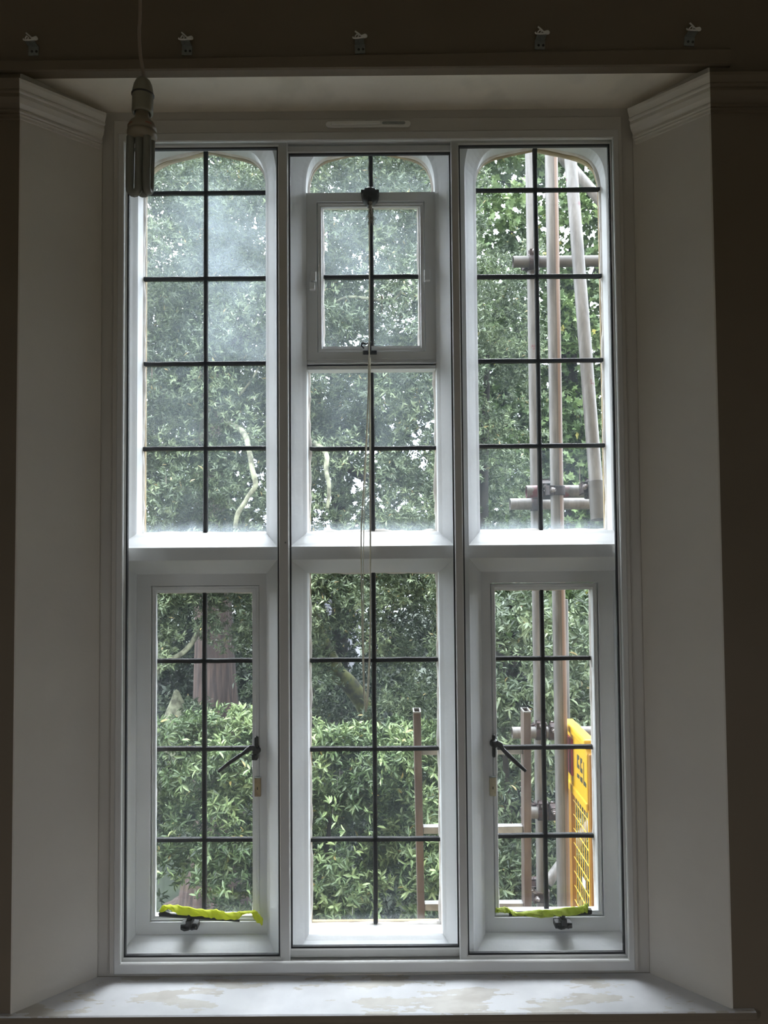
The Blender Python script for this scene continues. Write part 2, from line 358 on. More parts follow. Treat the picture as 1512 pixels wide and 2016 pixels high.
for nm, a, b, mt in (('wall_back', (XL-.1, YB-.1, ZF), (XR+.1, YB, ZT), 'wall'), ('floor', (XL-.1, YB-.1, ZF-.12), (XR+.1, .08, ZF), 'floor'),
                     ('ceiling', (XL-.1, YB-.1, ZT), (XR+.1, .3, ZT+.12), 'ceil')):
    struct(MB().box(a, b).build(nm, mt))
# outside leaf of the wall around the stone frame
PX0, PX1, PZ0, PZ1 = -.98, .90, -1.30, 1.34
m = MB(); m.box((XL-.1, .08, -6.6), (PX0, .32, ZT+.12)); m.box((PX1, .08, -6.6), (XR+.1, .32, ZT+.12)); m.box((PX0, .08, -6.6), (PX1, .32, PZ0)); m.box((PX0, .08, PZ1), (PX1, .32, ZT+.12))
struct(m.build('wall_outside', 'brick'))

# ledge band over the opening
m = MB(); n = 24
for i in range(n):
    x0, x1 = XL+(.86-XL)*i/n, XL+(.86-XL)*(i+1)/n
    f = lambda x: 1.2035+.0065*max(-1, min(1, x/.7)); g = lambda x: SOF2-.002
    y = WF-.012
    pr0 = [(WF+.02, g(x0)), (y+.004, g(x0)), (y, g(x0)+.003), (y, f(x0)-.006), (y+.004, f(x0)-.001), (WF+.02, f(x0))]
    pr1 = [(WF+.02, g(x1)), (y+.004, g(x1)), (y, g(x1)+.003), (y, f(x1)-.006), (y+.004, f(x1)-.001), (WF+.02, f(x1))]
    vs = [(x0, a, b) for a, b in pr0]+[(x1, a, b) for a, b in pr1]
    m.add(vs, [(k, (k+1) % 6, 6+(k+1) % 6, 6+k) for k in range(6)])
    if i == 0: m.add(vs[:6], [range(6)])
    if i == n-1: m.add(vs[6:], [range(6)])
struct(m.build('trim_1', 'wall'), 'painted ledge band running above the window recess')

# picture rail: along the wall and returned into the splays
PROF = [(0, 1.133), (.030, 1.133), (.034, 1.129), (.033, 1.122), (.027, 1.108), (.029, 1.105), (.029, 1.101), (.024, 1.099), (.025, 1.09), (.021, 1.078), (.012, 1.069), (.011, 1.066), (.015, 1.065), (.015, 1.061), (.010, 1.060), (.011, 1.056), (.006, 1.055), (.006, 1.049), (0, 1.048)]
def rail(path, name, label):
    m = MB(); rings = []
    for i, (x, y) in enumerate(path):
        def nrm(a, b):
            dx, dy = b[0]-a[0], b[1]-a[1]; L = math.hypot(dx, dy); return (dy/L, -dx/L)
        n1 = nrm(path[i-1], path[i]) if i else nrm(path[0], path[1])
        n2 = nrm(path[i], path[i+1]) if i < len(path)-1 else n1
        bx, by = n1[0]+n2[0], n1[1]+n2[1]; k = 2.5/(bx*bx+by*by)
        rings.append([(x+bx*k*o, y+by*k*o, z) for o, z in PROF])
    n = len(PROF)
    for a, b in zip(rings, rings[1:]): m.add(a+b, [(k, k+1, n+k+1, n+k) for k in range(n-1)])
    m.add(rings[0], [range(n)]); m.add(rings[-1], [range(n)])
    return struct(m.build(name, 'reveal'), label)
for o, wallx in ((rail([(XL, WF), (OL, WF), (IL-.002, -.036)], 'trim_2', 'moulded picture rail returning into the left splay'), -1), (rail([(IR+.002, -.036), (OR, WF), (XR, WF)], 'trim_3', 'moulded picture rail returning into the right splay'), 1)):
    o.data.materials.append(MT['wall'])        # the rail is brown along the wall, off-white in the recess
    for p in o.data.polygons:
        x = p.center[0]+WO[o.name][0]
        if (x < OL-.1) if wallx < 0 else (x > OR+.1): p.material_index = 1

# sill board with rounded nosing
m = MB()
y0 = WF-.016; zt = SILL
pl = [(-1.02, y0+.006), (-1.02, WF), (OL+.004, WF), (IL+.004, -.028), (IR-.004, -.028), (OR-.004, WF), (.86, WF), (.86, y0+.006)]
m.prismz(pl, zt-.022, zt)
nose = [(y0+.006, zt), (y0+.002, zt-.002), (y0, zt-.006), (y0, zt-.016), (y0+.002, zt-.020), (y0+.006, zt-.022)]
k = len(nose); vs = [(-1.02, a, b) for a, b in nose]+[(.86, a, b) for a, b in nose]
m.add(vs, [(i, i+1, k+i+1, k+i) for i in range(k-1)]); m.add(vs[:k], [range(k)]); m.add(vs[k:], [range(k)])
m.box((-.96, WF-.007, zt-.05), (.82, WF, zt-.022))
o = struct(m.build('window_sill', 'sill'), 'white painted window sill with beige stains and peeling paint')
o.data.materials.append(MT['wall'])            # shade on its front edge, painted in with the wall's brown
for p in o.data.polygons:
    if p.center[1]+WO[o.name][1] < WF-.0145 or p.center[2]+WO[o.name][2] < SILL-.023: p.material_index = 1

# timber surround between recess and sliding glazing
def rect(x0, x1, z0, z1): return [(x0, z0), (x1, z0), (x1, z1), (x0, z1)]
def ringframe(m, seq):
    """seq of (rect, y): consecutive rings joined"""
    for (ra, ya), (rb, yb) in zip(seq, seq[1:]):
        vs = [(x, ya, z) for x, z in ra]+[(x, yb, z) for x, z in rb]
        m.add(vs, [(i, (i+1) % 4, 4+(i+1) % 4, 4+i) for i in range(4)])
    return m
m = ringframe(MB(), [(rect(IL, IR, SILL, SOF), -.026), (rect(-.7155, .638, SILL+.013, 1.1275), -.026), (rect(-.7145, .637, SILL+.013, 1.1265), -.034), (rect(-.7125, .635, SILL+.013, 1.1245), -.036),
                     (rect(-.702, .627, SILL+.013, 1.091), -.036), (rect(-.7, .625, SILL+.013, 1.089), -.034), (rect(-.7, .625, SILL+.013, 1.089), .05), (rect(IL, IR, SILL, SOF), .05), (rect(IL, IR, SILL, SOF), -.026)])
struct(m.build('trim_4', 'timber'), 'white timber surround stepped around the sliding glazing')

# ------------------------------------------------------------------ window_2: sliding secondary glazing
w2 = struct(empty('window_2', (-.035, .01, SILL)), 'white aluminium sliding secondary glazing in three tall panels')
m = ringframe(MB(), [(rect(-.702, .627, -1.0965, 1.0895), .05), (rect(-.702, .627, -1.0965, 1.0895), -.037), (rect(-.699, .6245, -1.0935, 1.087), -.040), (rect(-.6865, .6135, -1.0715, 1.068), -.040), (rect(-.6845, .6115, -1.0695, 1.066), -.037), (rect(-.6845, .6115, -1.0695, 1.066), -.030), (rect(-.6985, .625, -1.0895, 1.0855), -.030), (rect(-.6985, .625, -1.0895, 1.0855), .05), (rect(-.702, .627, -1.0965, 1.0895), .05)])
m.build('outer_frame', 'alu', w2)
def panel(x0, x1, z0, z1, wl, wr, wt, wb, ya, yb, nm):
    m = ringframe(MB(), [(rect(x0, x1, z0, z1), yb), (rect(x0, x1, z0, z1), ya+.002), (rect(x0+.0015, x1-.0015, z0+.0015, z1-.0015), ya), (rect(x0+wl-.003, x1-wr+.003, z0+wb-.003, z1-wt+.003), ya),
                         (rect(x0+wl, x1-wr, z0+wb, z1-wt), ya+.004), (rect(x0+wl, x1-wr, z0+wb, z1-wt), yb), (rect(x0, x1, z0, z1), yb)])
    f = m.build('sliding_panel', 'alu', w2)
    a = rect(x0+wl, x1-wr, z0+wb, z1-wt); g = .0035; b = rect(x0+wl+g, x1-wr-g, z0+wb+g, z1-wt-g)
    ringframe(MB(), [(a, ya+.004), (b, ya+.006), (b, yb-.004), (a, yb-.004), (a, ya+.004)]).build('gasket', 'gasket', f)
    yc = (ya+yb)/2
    MB().box((x0+wl+.001, yc-.002, z0+wb+.001), (x1-wr-.001, yc+.002, z1-wt-.001)).build('pane', 'glass_clean', f)
    return f
panel(-.6958, -.2565, -1.0883, 1.0835, .0085, .0255, .0155, .0165, -.008, .012, 'l')
panel(.1850, .6224, -1.0883, 1.0835, .0205, .0095, .0155, .0165, -.008, .012, 'r')
panel(-.2805, .2100, -1.0870, 1.0815, .0240, .0245, .0185, .0215, .018, .038, 'm')
# tiny fixing screw on the left meeting stile
c = at(562, 1068, -.009); MB().lathe([(0, .0015), (.0022, .001), (.0026, 0)], c, (0, -1, 0), 10).build('screw_head', 'zinc', w2)

# slim vent on the head board
v0, v1 = at(641, 245, -.04), at(809, 244, -.04)
m = MB(); zc = (v0[2]+v1[2])/2; h = .0085
def pill(x0, x1, z0, z1, k=6):
    r = (z1-z0)/2; zc = (z0+z1)/2; P = []
    for i in range(k+1): a = -math.pi/2+math.pi*i/k; P.append((x1-r+r*math.cos(a), zc+r*math.sin(a)))
    for i in range(k+1): a = math.pi/2+math.pi*i/k; P.append((x0+r+r*math.cos(a), zc+r*math.sin(a)))
    return P
vt = empty('head_vent', ((v0[0]+v1[0])/2, -.036, zc-h)); tag(vt, 'slim white vent cover on the board above the middle panel', 'vent')
MB().prism(pill(v0[0], v1[0], zc-h, zc+h), -.042, -.036).build('vent_body', 'vent', vt, bevel=.0015)
MB().box((v0[0]+.016, -.047, zc-.0035), (v0[0]+.145, -.042, zc+.006), .0015).build('slider', 'vent', vt)
MB().box((v0[0]+.145, -.0455, zc-.003), (v0[0]+.147, -.042, zc+.006)).build('stop', 'vent', vt)
MB().prism(pill(v0[0]+.150, v1[0]-.015, zc-.002, zc+.006), -.0425, -.0415).build('slot', 'zinc', vt)

# ------------------------------------------------------------------ window_1: stone mullioned window
def arch(x0, x1, z0, zs, za, n=18):
    """opening outline: flat foot, straight jambs, low four-centred head"""
    a = (x1-x0)/2; xc = (x0+x1)/2; h = za-zs; P = [(x0, z0), (x1, z0)]
    ts = [1-(1-math.cos(math.pi/2*i/n)) for i in range(n+1)]
    ts = [math.cos(math.pi/2*(i/n)**1.0) for i in range(n+1)]
    for t in ts: P.append((xc+a*t, zs+h*(1-.28*t)*math.sqrt(max(0, 1-t**9))))
    for t in ts[::-1][1:]: P.append((xc-a*t, zs+h*(1-.28*t)*math.sqrt(max(0, 1-t**9))))
    return P
def offset(P, d):
    n = len(P); out = []
    for i in range(n):
        a, b, c = np.array(P[i-1]), np.array(P[i]), np.array(P[(i+1) % n])
        e1 = (b-a)/max(1e-9, np.linalg.norm(b-a)); e2 = (c-b)/max(1e-9, np.linalg.norm(c-b))
        n1 = np.array([e1[1], -e1[0]]); n2 = np.array([e2[1], -e2[0]]); s = n1+n2; k = 2/max(.35, s@s)
        out.append(tuple(b+s*k*d))
    return out
YS, YI, YG, YO = .062, .13, .185, .30
LX = [(-.702, -.336), (-.2205, .1495), (.2675, .6405)]
UZ = (.0285, 1.035, 1.152); LZ = (-1.083, -.0865)
openings = [arch(a, b, UZ[0], UZ[1]-.015, UZ[2]+.008) for a, b in LX]+[[(a, LZ[0]), (b, LZ[0]), (b, LZ[1]), (a, LZ[1])] for a, b in LX]
def plate(m, loops, y, outer):
    bm = bmesh.new()
    for L in [outer]+loops:
        vs = [bm.verts.new((x, y, z)) for x, z in L]
        for i in range(len(vs)): bm.edges.new((vs[i], vs[(i+1) % len(vs)]))
    bmesh.ops.triangle_fill(bm, edges=bm.edges[:], use_beauty=True, use_dissolve=False)
    m.bm(bm)
w1 = struct(empty('window_1', (-.035, .19, -1.13)), 'stone mullioned window of six lights behind the sliding glazing')
m = MB(); outer = rect(PX0, PX1, PZ0, PZ1)
rg = [(.040, YS), (.036, YS+.008), (.030, YS+.018), (.021, YS+.034), (.010, YS+.053), (.003, YI-.005), (0, YI), (0, YG+.006)]
plate(m, [offset(P, rg[0][0]) for P in openings], YS, outer)
for P in openings:
    R = [(offset(P, d) if d else P, y) for d, y in rg]; n = len(P)
    for (a, ya), (b, yb) in zip(R, R[1:]):
        m.add([(x, ya, z) for x, z in a]+[(x, yb, z) for x, z in b], [(i, (i+1) % n, n+(i+1) % n, n+i) for i in range(n)], False)
m.build('stone_frame', 'stone', w1)
m = MB(); rg2 = [(0, YG+.006), (-.0035, YG+.010), (-.003, YG+.022), (.055, YO+.02)]
plate(m, [offset(P, .075) if 0 else offset(P, .055) for P in openings], YO+.02, outer)
for P in openings:
    R = [(offset(P, d) if d else P, y) for d, y in rg2]; n = len(P)
    for (a, ya), (b, yb) in zip(R, R[1:]): m.add([(x, ya, z) for x, z in a]+[(x, yb, z) for x, z in b], [(i, (i+1) % n, n+(i+1) % n, n+i) for i in range(n)])
m.build('outer_stonework', 'ochre', w1)

def putty(P, parent, y, wmin=.002, wmax=.007, seed=0, dep=.006):
    """lumpy bead along the inside edge of an opening P"""
    rr = random.Random(seed); Q = []; n = len(P)
    for i in range(n):
        a, b = np.array(P[i]), np.array(P[(i+1) % n]); L = np.linalg.norm(b-a); k = max(1, int(L/.014))
        for j in range(k): Q.append(tuple(a+(b-a)*j/k))
    n = len(Q); ph = [rr.uniform(0, 6) for _ in range(5)]
    wd = []
    for i in range(n):
        t = 2*math.pi*i/n
        s = .5+.22*math.sin(5*t+ph[0])+.2*math.sin(11*t+ph[1])+.16*math.sin(23*t+ph[2])+.12*math.sin(41*t+ph[3])+rr.uniform(-.1, .1)
        wd.append(wmin+(wmax-wmin)*max(0, min(1, s)))
    full = offset(Q, 0); n1 = offset(Q, -1)
    inn = [(q[0]+(p[0]-q[0])*w, q[1]+(p[1]-q[1])*w) for q, p, w in zip(Q, n1, wd)]
    m = MB()
    A = [(x, y-dep, z) for x, z in Q]; B = [(x, y-.001, z) for x, z in inn]; D = [(x, y+.003, z) for x, z in inn]
    m.add(A+B+D, [(i, (i+1) % n, n+(i+1) % n, n+i) for i in range(n)]+[(n+i, n+(i+1) % n, 2*n+(i+1) % n, 2*n+i) for i in range(n)], True)
    return m.build('putty', 'putty', parent)
def clip_poly(P, x0, x1, z0, z1):
    def cut(P, f, inter):
        out = []
        for i in range(len(P)):
            a, b = P[i-1], P[i]
            if f(b):
                if not f(a): out.append(inter(a, b))
                out.append(b)
            elif f(a): out.append(inter(a, b))
        return out
    ix = lambda X: (lambda a, b: (X, a[1]+(b[1]-a[1])*(X-a[0])/(b[0]-a[0])))
    iz = lambda Z: (lambda a, b: (a[0]+(b[0]-a[0])*(Z-a[1])/(b[1]-a[1]), Z))
    P = cut(P, lambda p: p[0] >= x0, ix(x0)); P = cut(P, lambda p: p[0] <= x1, ix(x1))
    P = cut(P, lambda p: p[1] >= z0, iz(z0)); P = cut(P, lambda p: p[1] <= z1, iz(z1))
    return P
BW = .0066
def light(parent, P, xv, zs, mats, y=YG, seed=0, bars=True, bw=BW):
    """panes of one light and the black bars between them; mats: function (col, row from top) -> material"""
    xs = [p[0] for p in P]; zz = [p[1] for p in P]; X = [min(xs), xv, max(xs)]; Z = [max(zz)]+list(zs)+[min(zz)]
    for r in range(len(Z)-1):
        for c in range(2):
            Q = clip_poly(P, X[c], X[c+1], Z[r+1], Z[r])
            if len(Q) >= 3: MB().prism(Q, y, y+.003).build('pane', mats(c, r), parent)
    rr = random.Random(seed)
    def top_at(x):
        return max(p[1] for p in clip_poly(P, x-.001, x+.001, -9, 9))
    def bar(a, b, ver):
        m = MB(); k = 8; ring = []
        for i in range(k+1):
            t = i/k; x = a[0]+(b[0]-a[0])*t; z = a[1]+(b[1]-a[1])*t; j = rr.uniform(-.0006, .0006); w = bw+rr.uniform(-.0004, .0004)
            pr = [(-w, y-.001), (-w*.7, y-.0045), (w*.7, y-.0045), (w, y-.001), (w, y+.004), (-w, y+.004)]
            ring.append([(x+j+o, yy, z) if ver else (x, yy, z+j+o) for o, yy in pr])
        for A, B in zip(ring, ring[1:]): m.add(A+B, [(q, (q+1) % 6, 6+(q+1) % 6, 6+q) for q in range(6)])
        m.add(ring[0], [range(6)]); m.add(ring[-1], [range(6)])
        m.build('glazing_bar', 'lead', parent)
    bar((xv, top_at(xv)), (xv, min(zz)), True)
    for z in zs:
        q = clip_poly(P, -9, 9, z-.001, z+.001); bar((min(p[0] for p in q), z), (max(p[0] for p in q), z), False)
def zs(vs, u): return [at(u, v, YG)[2] for v in vs]
# upper left and right lights
light(w1, openings[0], at(405, 700, YG)[0], zs([380, 549, 716, 883], 405), lambda c, r: ('glass_haze', 'glass_haze', 'glass_mid', 'glass_mid', 'glass_midbase')[r] if c == 0 else ('glass_haze', 'glass_haze2', 'glass_haze', 'glass_mid', 'glass_midbase')[r], seed=1)
putty(openings[0], w1, YG, seed=1)
light(w1, openings[2], at(1059, 700, YG)[0], zs([374, 544.5, 710.5, 878], 1060), lambda c, r: ('glass_mid', 'glass_low', 'glass_low', 'glass_low', 'glass_midbase')[r], seed=2)
putty(openings[2], w1, YG, seed=2)
# upper middle: pane in the arch, bottom-hung fanlight, fixed pane below
P = openings[1]; zt1, zb1 = at(730, 377, YI)[2], at(730, 719, YI)[2]
Pa = clip_poly(P, -9, 9, zt1-.002, 9)
light(w1, Pa, at(730, 340, YG)[0], [], lambda c, r: 'glass_haze', seed=3); putty(Pa, w1, YG, seed=3)
Pb = clip_poly(P, -9, 9, -9, zb1+.002)
light(w1, Pb, at(733, 880, YG)[0], zs([883], 733), lambda c, r: ('glass_mid', 'glass_midbase')[r], seed=4); putty(Pb, w1, YG, .002, .010, seed=40)
light(w1, openings[4], at(737.5, 1480, YG)[0], zs([1299, 1474, 1652], 737), lambda c, r: ('glass_low', 'glass_low', 'glass_low', 'glass_lowbase')[r], seed=5)
putty(openings[4], w1, YG, .002, .008, seed=5)

def rrect(p0, p1): return rect(p0[0], p1[0], p1[1], p0[1])
def frame2(outer, inner, ya, yb, step=None):
    """flat frame between two rects with a raised bead at the inner edge"""
    return ringframe(MB(), [(outer, yb), (outer, ya), (inner, ya), (inner, yb), (outer, yb)])
def casement(name, label, leaf, glass, xv, vz, opening, hinge, matf, seed, yl=.142, gap=.0022):
    """fixed iron frame filling the opening, opening leaf inside it, panes and bars as sub-parts"""
    fx = frame2(opening, leaf, YI+.006, YG+.004)
    fx.build('fixed_frame', 'white_metal', w1)
    lf = rect(leaf[0][0]+gap, leaf[1][0]-gap, leaf[0][1]+gap, leaf[2][1]-gap)
    i = lambda d: rect(lf[0][0]+d, lf[1][0]-d, lf[0][1]+d, lf[2][1]-d)
    m = ringframe(MB(), [(lf, YG+.004), (lf, yl), (i(.004), yl), (i(.005), yl+.003), (i(.010), yl+.003), (i(.0115), yl+.010), (glass, yl+.012), (glass, YG+.004), (lf, YG+.004)])
    f = m.build(name, 'white_metal', w1)
    if label: f['label'] = label
    light(f, glass, xv, vz, matf, y=YG-.010, seed=seed); putty(glass, f, YG-.010, .001, .005, seed=seed)
    return f
YL = .142
def R_(u0, v0, u1, v1, Y):
    um, vm = (u0+u1)/2, (v0+v1)/2
    return rect(at(u0, vm, Y)[0], at(u1, vm, Y)[0], at(um, v1, Y)[2], at(um, v0, Y)[2])
yg = YG-.010
leafL, glassL = R_(296, 1153, 511, 1815, YI+.006), R_(306, 1166, 499.5, 1803, yg)
cl = casement('casement', 'left opening casement with its stay propped on yellow cloth', leafL, glassL, at(402.5, 1480, yg)[0], [at(403, v, yg)[2] for v in (1301, 1474, 1653)], openings[3], 0, lambda c, r: 'glass_low', 6)
leafR, glassR = R_(969.5, 1147, 1184, 1806, YI+.006), R_(976, 1160, 1166.5, 1790, yg)
cr_ = casement('casement', 'right opening casement with a dark gap at its left edge', leafR, glassR, at(1071, 1480, yg)[0], [at(1071, v, yg)[2] for v in (1296, 1471, 1645)], openings[5], 0, lambda c, r: 'glass_low', 7, gap=.0035)
# fanlight
opF = rect(LX[1][0], LX[1][1], zb1, zt1)
leafF, glassF = R_(624, 396, 837, 693, YI+.006), R_(637, 407, 824, 685, yg)
fl = casement('fanlight', 'small top-opening fanlight under the middle arch', leafF, glassF, at(731.5, 545, yg)[0], [at(730, 545, yg)[2]], opF, 0, lambda c, r: ('glass_haze', 'glass_mid')[r], 8)
# transom bar lines under the fanlight and its hinge pads
m = MB(); xa, xb = LX[1][0]+.002, LX[1][1]-.002
for v in (706, 713): z = at(730, v, YI)[2]; m.box((xa, YI+.001, z-.0015), (xb, YI+.007, z+.0015))
m.box((xa, YI+.006, zb1-.010), (xb, YG-.001, zb1+.004))
m.build('fanlight_bar', 'white_metal', w1)
for (u0, v0, u1, v1) in ((612, 534, 622, 553), (609, 556, 620, 570), (835, 531, 847, 552)):
    a, b = at(u0, v0, .125), at(u1, v1, .125); MB().box((a[0], .122, a[2]), (b[0], YI+.008, b[2]), .0015).build('hinge', 'white_metal', fl)

# ------------------------------------------------------------------ black ironmongery
def handle(parent, pu, pv0, pv1, path, wd, sgn, plate_w=7):
    a, b = at(pu-plate_w/2, pv0, .134), at(pu+plate_w/2, pv1, .134)
    m = MB(); xm = (a[0]+b[0])/2; r = abs(b[0]-a[0])/2
    P = [(xm+r*math.cos(t), a[2]-r+r*math.sin(t)) for t in np.linspace(0, math.pi, 9)]+[(xm+r*math.cos(t), b[2]+r+r*math.sin(t)) for t in np.linspace(math.pi, 2*math.pi, 9)]
    m.prism(P, .130, .142)
    piv = at(path[0][0], path[0][1], .118); m.lathe([(0, .016), (.008, .016), (.0095, .012), (.0095, 0), (.012, -.006), (.012, -.016)], (piv[0], .13, piv[2]), (0, -1, 0), 16)
    pl = m.build('handle_plate', 'iron', parent, bevel=.0015)
    m = MB(); pts = [at(u, v, .116) for u, v in path]; n = 10; rings = []
    for i, p in enumerate(pts):
        d = np.array(pts[min(i+1, len(pts)-1)])-np.array(pts[max(i-1, 0)]); d /= np.linalg.norm(d); s = np.array([d[2], 0, -d[0]])
        rings.append([tuple(p+s*wd[i]*math.cos(t)+np.array([0, 1, 0])*.0048*math.sin(t)) for t in np.linspace(0, 2*math.pi, n, endpoint=False)])
    for A, B in zip(rings, rings[1:]): m.add(A+B, [(q, (q+1) % n, n+(q+1) % n, n+q) for q in range(n)], True)
    m.add(rings[0], [range(n)]); m.add(rings[-1], [range(n)])
    m.build('handle', 'iron', parent)
handle(cl, 504.5, 1450, 1496, [(503, 1480), (499, 1473), (494, 1472), (487, 1477), (478, 1484), (470, 1489), (450, 1503), (430, 1519)], [.004, .0075, .008, .007, .0048, .0058, .0055, .0042], -1)
m = MB(); a = at(501, 1489, .118); m.box((a[0]-.007, .112, a[2]-.010), (a[0]+.008, .132, a[2]+.006), .002); m.build('catch', 'iron', cl)
handle(cr_, 972, 1446, 1491, [(974, 1466), (980, 1464), (985, 1467), (990, 1475), (1003, 1489), (1018, 1503), (1035, 1518)], [.0075, .009, .0085, .0055, .0065, .0060, .0045], 1)
def lock(parent, u0, v0, u1, v1, mt):
    a, b = at(u0, v0, .135), at(u1, v1, .135)
    o = MB().box((a[0], .128, a[2]), (b[0], .142, b[2]), .0015).build('lock_box', mt, parent)
    xc = (a[0]+b[0])/2; zc = a[2]+(b[2]-a[2])*.55
    MB().box((xc-.0012, .1272, zc-.004), (xc+.0012, .129, zc+.003)).build('keyhole', 'hole', parent)
    MB().box((a[0]-.001, .1275, a[2]-.0012), (b[0]+.001, .142, a[2]+.0006)).build('lock_cover', 'zinc', parent)
lock(cl, 501.5, 1530, 514, 1567, 'brass'); lock(cr_, 963.5, 1529, 976.5, 1566, 'brass2')
def stay_pin(parent, u, vt, vb, lug):
    m = MB(); c = at(u, vb, .115); s = .00138
    m.box((c[0]-17*s, .108, c[2]), (c[0]+17*s, .140, c[2]+11*s), .002)
    m.box((c[0]-6*s, .102, c[2]+6*s), (c[0]+6*s, .138, c[2]+20*s), .002)
    m.lathe([(0, 34*s), (3.2*s, 34*s), (3.4*s, 20*s), (3.4*s, 10*s)], (c[0], .112, c[2]), (0, 0, 1), 12)
    m.tube([(c[0]-14*s, .104, c[2]+5*s), (c[0]-7*s, .101, c[2]+3*s), (c[0]+1*s, .103, c[2]+4*s)], .0035, 8)
    m.tube([(c[0]+6*s, .103, c[2]+4*s), (c[0]+15*s, .102, c[2]+7*s)], .0038, 8)
    m.build('stay_pin', 'iron', parent)
stay_pin(cl, 373, 1797, 1829, 0); stay_pin(cr_, 1109, 1793, 1826, 0)
a, b = at(314, 1800, .118), at(472, 1812, .118)
m = MB(); m.tube([a, (a+b)/2, b], [.0062, .0056, .0042], 8); m.tube([at(315, 1801, .118), at(320, 1795, .118), at(333, 1800, .118)], .006, 8); m.build('stay_bar', 'iron', cl)
a, b = at(1002, 1800, .118), at(1162, 1797, .118)
m = MB(); m.tube([a, (a+b)/2-np.array([0, 0, .004]), b], [.0048, .005, .005], 8)
c = at(1159.5, 1794, .116); m.box((c[0]-.0075, .110, c[2]-.006), (c[0]+.0075, .124, c[2]+.006), .002); m.build('stay_bar', 'iron', cr_)
# fanlight opener
m = MB(); c = at(728.5, 385, .120)
m.prism([(c[0]-.026, c[2]+.014), (c[0]-.016, c[2]+.014), (c[0]-.015, c[2]+.019), (c[0]+.013, c[2]+.019), (c[0]+.015, c[2]+.014), (c[0]+.026, c[2]+.014), (c[0]+.026, c[2]+.004), (c[0]-.026, c[2]+.004)], .112, .142)
m.lathe([(0, .030), (.018, .028), (.025, .016), (.025, 0)], (c[0], .135, c[2]), (0, -1, 0), 24)
m.box((c[0]-.008, .104, c[2]-.034), (c[0]+.006, .130, c[2]-.008), .002)
m.build('opener_pulley', 'iron', fl)
m = MB(); c = at(728, 691, .125)
m.box((c[0]-.020, .124, c[2]-.008), (c[0]+.020, .138, c[2]+.002), .0015)
m.box((c[0]-.005, .112, c[2]-.004), (c[0]+.005, .134, c[2]+.020), .0015)
m.tube([at(727, 676, .118), at(719, 677, .114), at(713, 674, .112)], [.002, .0025, .003], 8); m.tube([at(713, 675, .112), at(712, 681, .112), at(717, 686, .114)], [.003, .003, .002], 8)
m.lathe([(.0012, .003), (.006, .003), (.006, -.003), (.0012, -.003)], at(731, 677, .112), (0, 1, 0), 14)
m.build('opener_cleat', 'iron', fl)

# dried drips of white paint on the old panes
for (u, v0, v1, w0) in ((752, 582, 592, .0032), (752, 590, 622, .0012), (299, 722, 746, .0022), (327, 937, 954, .0014), (1141, 921, 962, .0013), (664, 1530, 1552, .0007), (669, 1515, 1538, .0007), (655, 1590, 1606, .0008), (694, 1786, 1802, .0008)):
    a, b = at(u, v0, YG-.012 if 570 < v0 < 700 else YG), at(u, v1, YG); yy = YG-.0115 if 570 < v0 < 700 else YG-.0012
    MB().prism([(a[0]+w0*math.cos(t), (a[2]+b[2])/2+(a[2]-b[2])/2*math.sin(t)) for t in np.linspace(0, 2*math.pi, 12, endpoint=False)], yy, yy+.0008).build('paint_drip', 'putty', w1)

# ------------------------------------------------------------------ pull cord
def smooth(pts, k=6):
    P = [np.array(p, float) for p in pts]; P = [2*P[0]-P[1]]+P+[2*P[-1]-P[-2]]; out = []
    for i in range(1, len(P)-2):
        for j in range(k):
            t = j/k; out.append(.5*((2*P[i])+(-P[i-1]+P[i+1])*t+(2*P[i-1]-5*P[i]+4*P[i+1]-P[i+2])*t*t+(-P[i-1]+3*P[i]-3*P[i+1]+P[i+2])*t**3))
    return out+[P[-2]]
pc = empty('pull_cord', at(720, 1402, .09)); tag(pc, 'long looped cream pull cord hanging from the fanlight in the middle light', 'cord')
L1 = [(727, 420, .105), (727.5, 560, .103), (727, 690, .100), (728, 900, .095), (729, 1100, .09), (729, 1240, .09), (727, 1330, .09), (723, 1388, .09), (720, 1401, .09), (718, 1385, .09), (715, 1330, .09), (712.5, 1200, .09), (711, 1060, .09), (714, 990, .092), (719, 900, .094), (724, 800, .096), (726, 700, .10)]
def hang(v, y): return y if v < 705 else (.052 if v > 1040 else y+(.052-y)*(v-705)/335)
L1 = [(u, v, hang(v, y)) for u, v, y in L1]
MB().tube(smooth([at(*p) for p in L1], 8), .0018, 8).build('cord', 'cord', pc)
L2 = [(725.5, 704, .104), (723, 850, .10), (718, 960, .097), (716, 1060, .095), (715.5, 1200, .094), (716.5, 1320, .094), (719.5, 1396, .094), (724, 1340, .094), (728.5, 1230, .094), (730, 1000, .096), (729, 704, .102)]
L2 = [(u, v, hang(v, y)+.002) for u, v, y in L2]
MB().tube(smooth([at(*p) for p in L2], 8), .0012, 8).build('cord', 'cord', pc)
m = MB(); rr = random.Random(3)
m.tube([at(729, 398, .108), at(729, 408, .108), at(730, 420, .108), at(731, 432, .108)], [.006, .0048, .0052, .0035], 10)
for i in range(46):
    e = (731+rr.gauss(0, 6), 432+rr.uniform(-4, 14)); s = (729.5+rr.uniform(-2.5, 2.5), 412+rr.uniform(-4, 8))
    mid = ((s[0]*.6+e[0]*.4)+rr.uniform(-1, 1.5), (s[1]+e[1])/2)
    m.tube([at(*s, .108), at(*mid, .105+rr.uniform(-.004, .004)), at(*e, .106+rr.uniform(-.006, .006))], .0007, 4)
m.build('frayed_end', 'rope', pc)

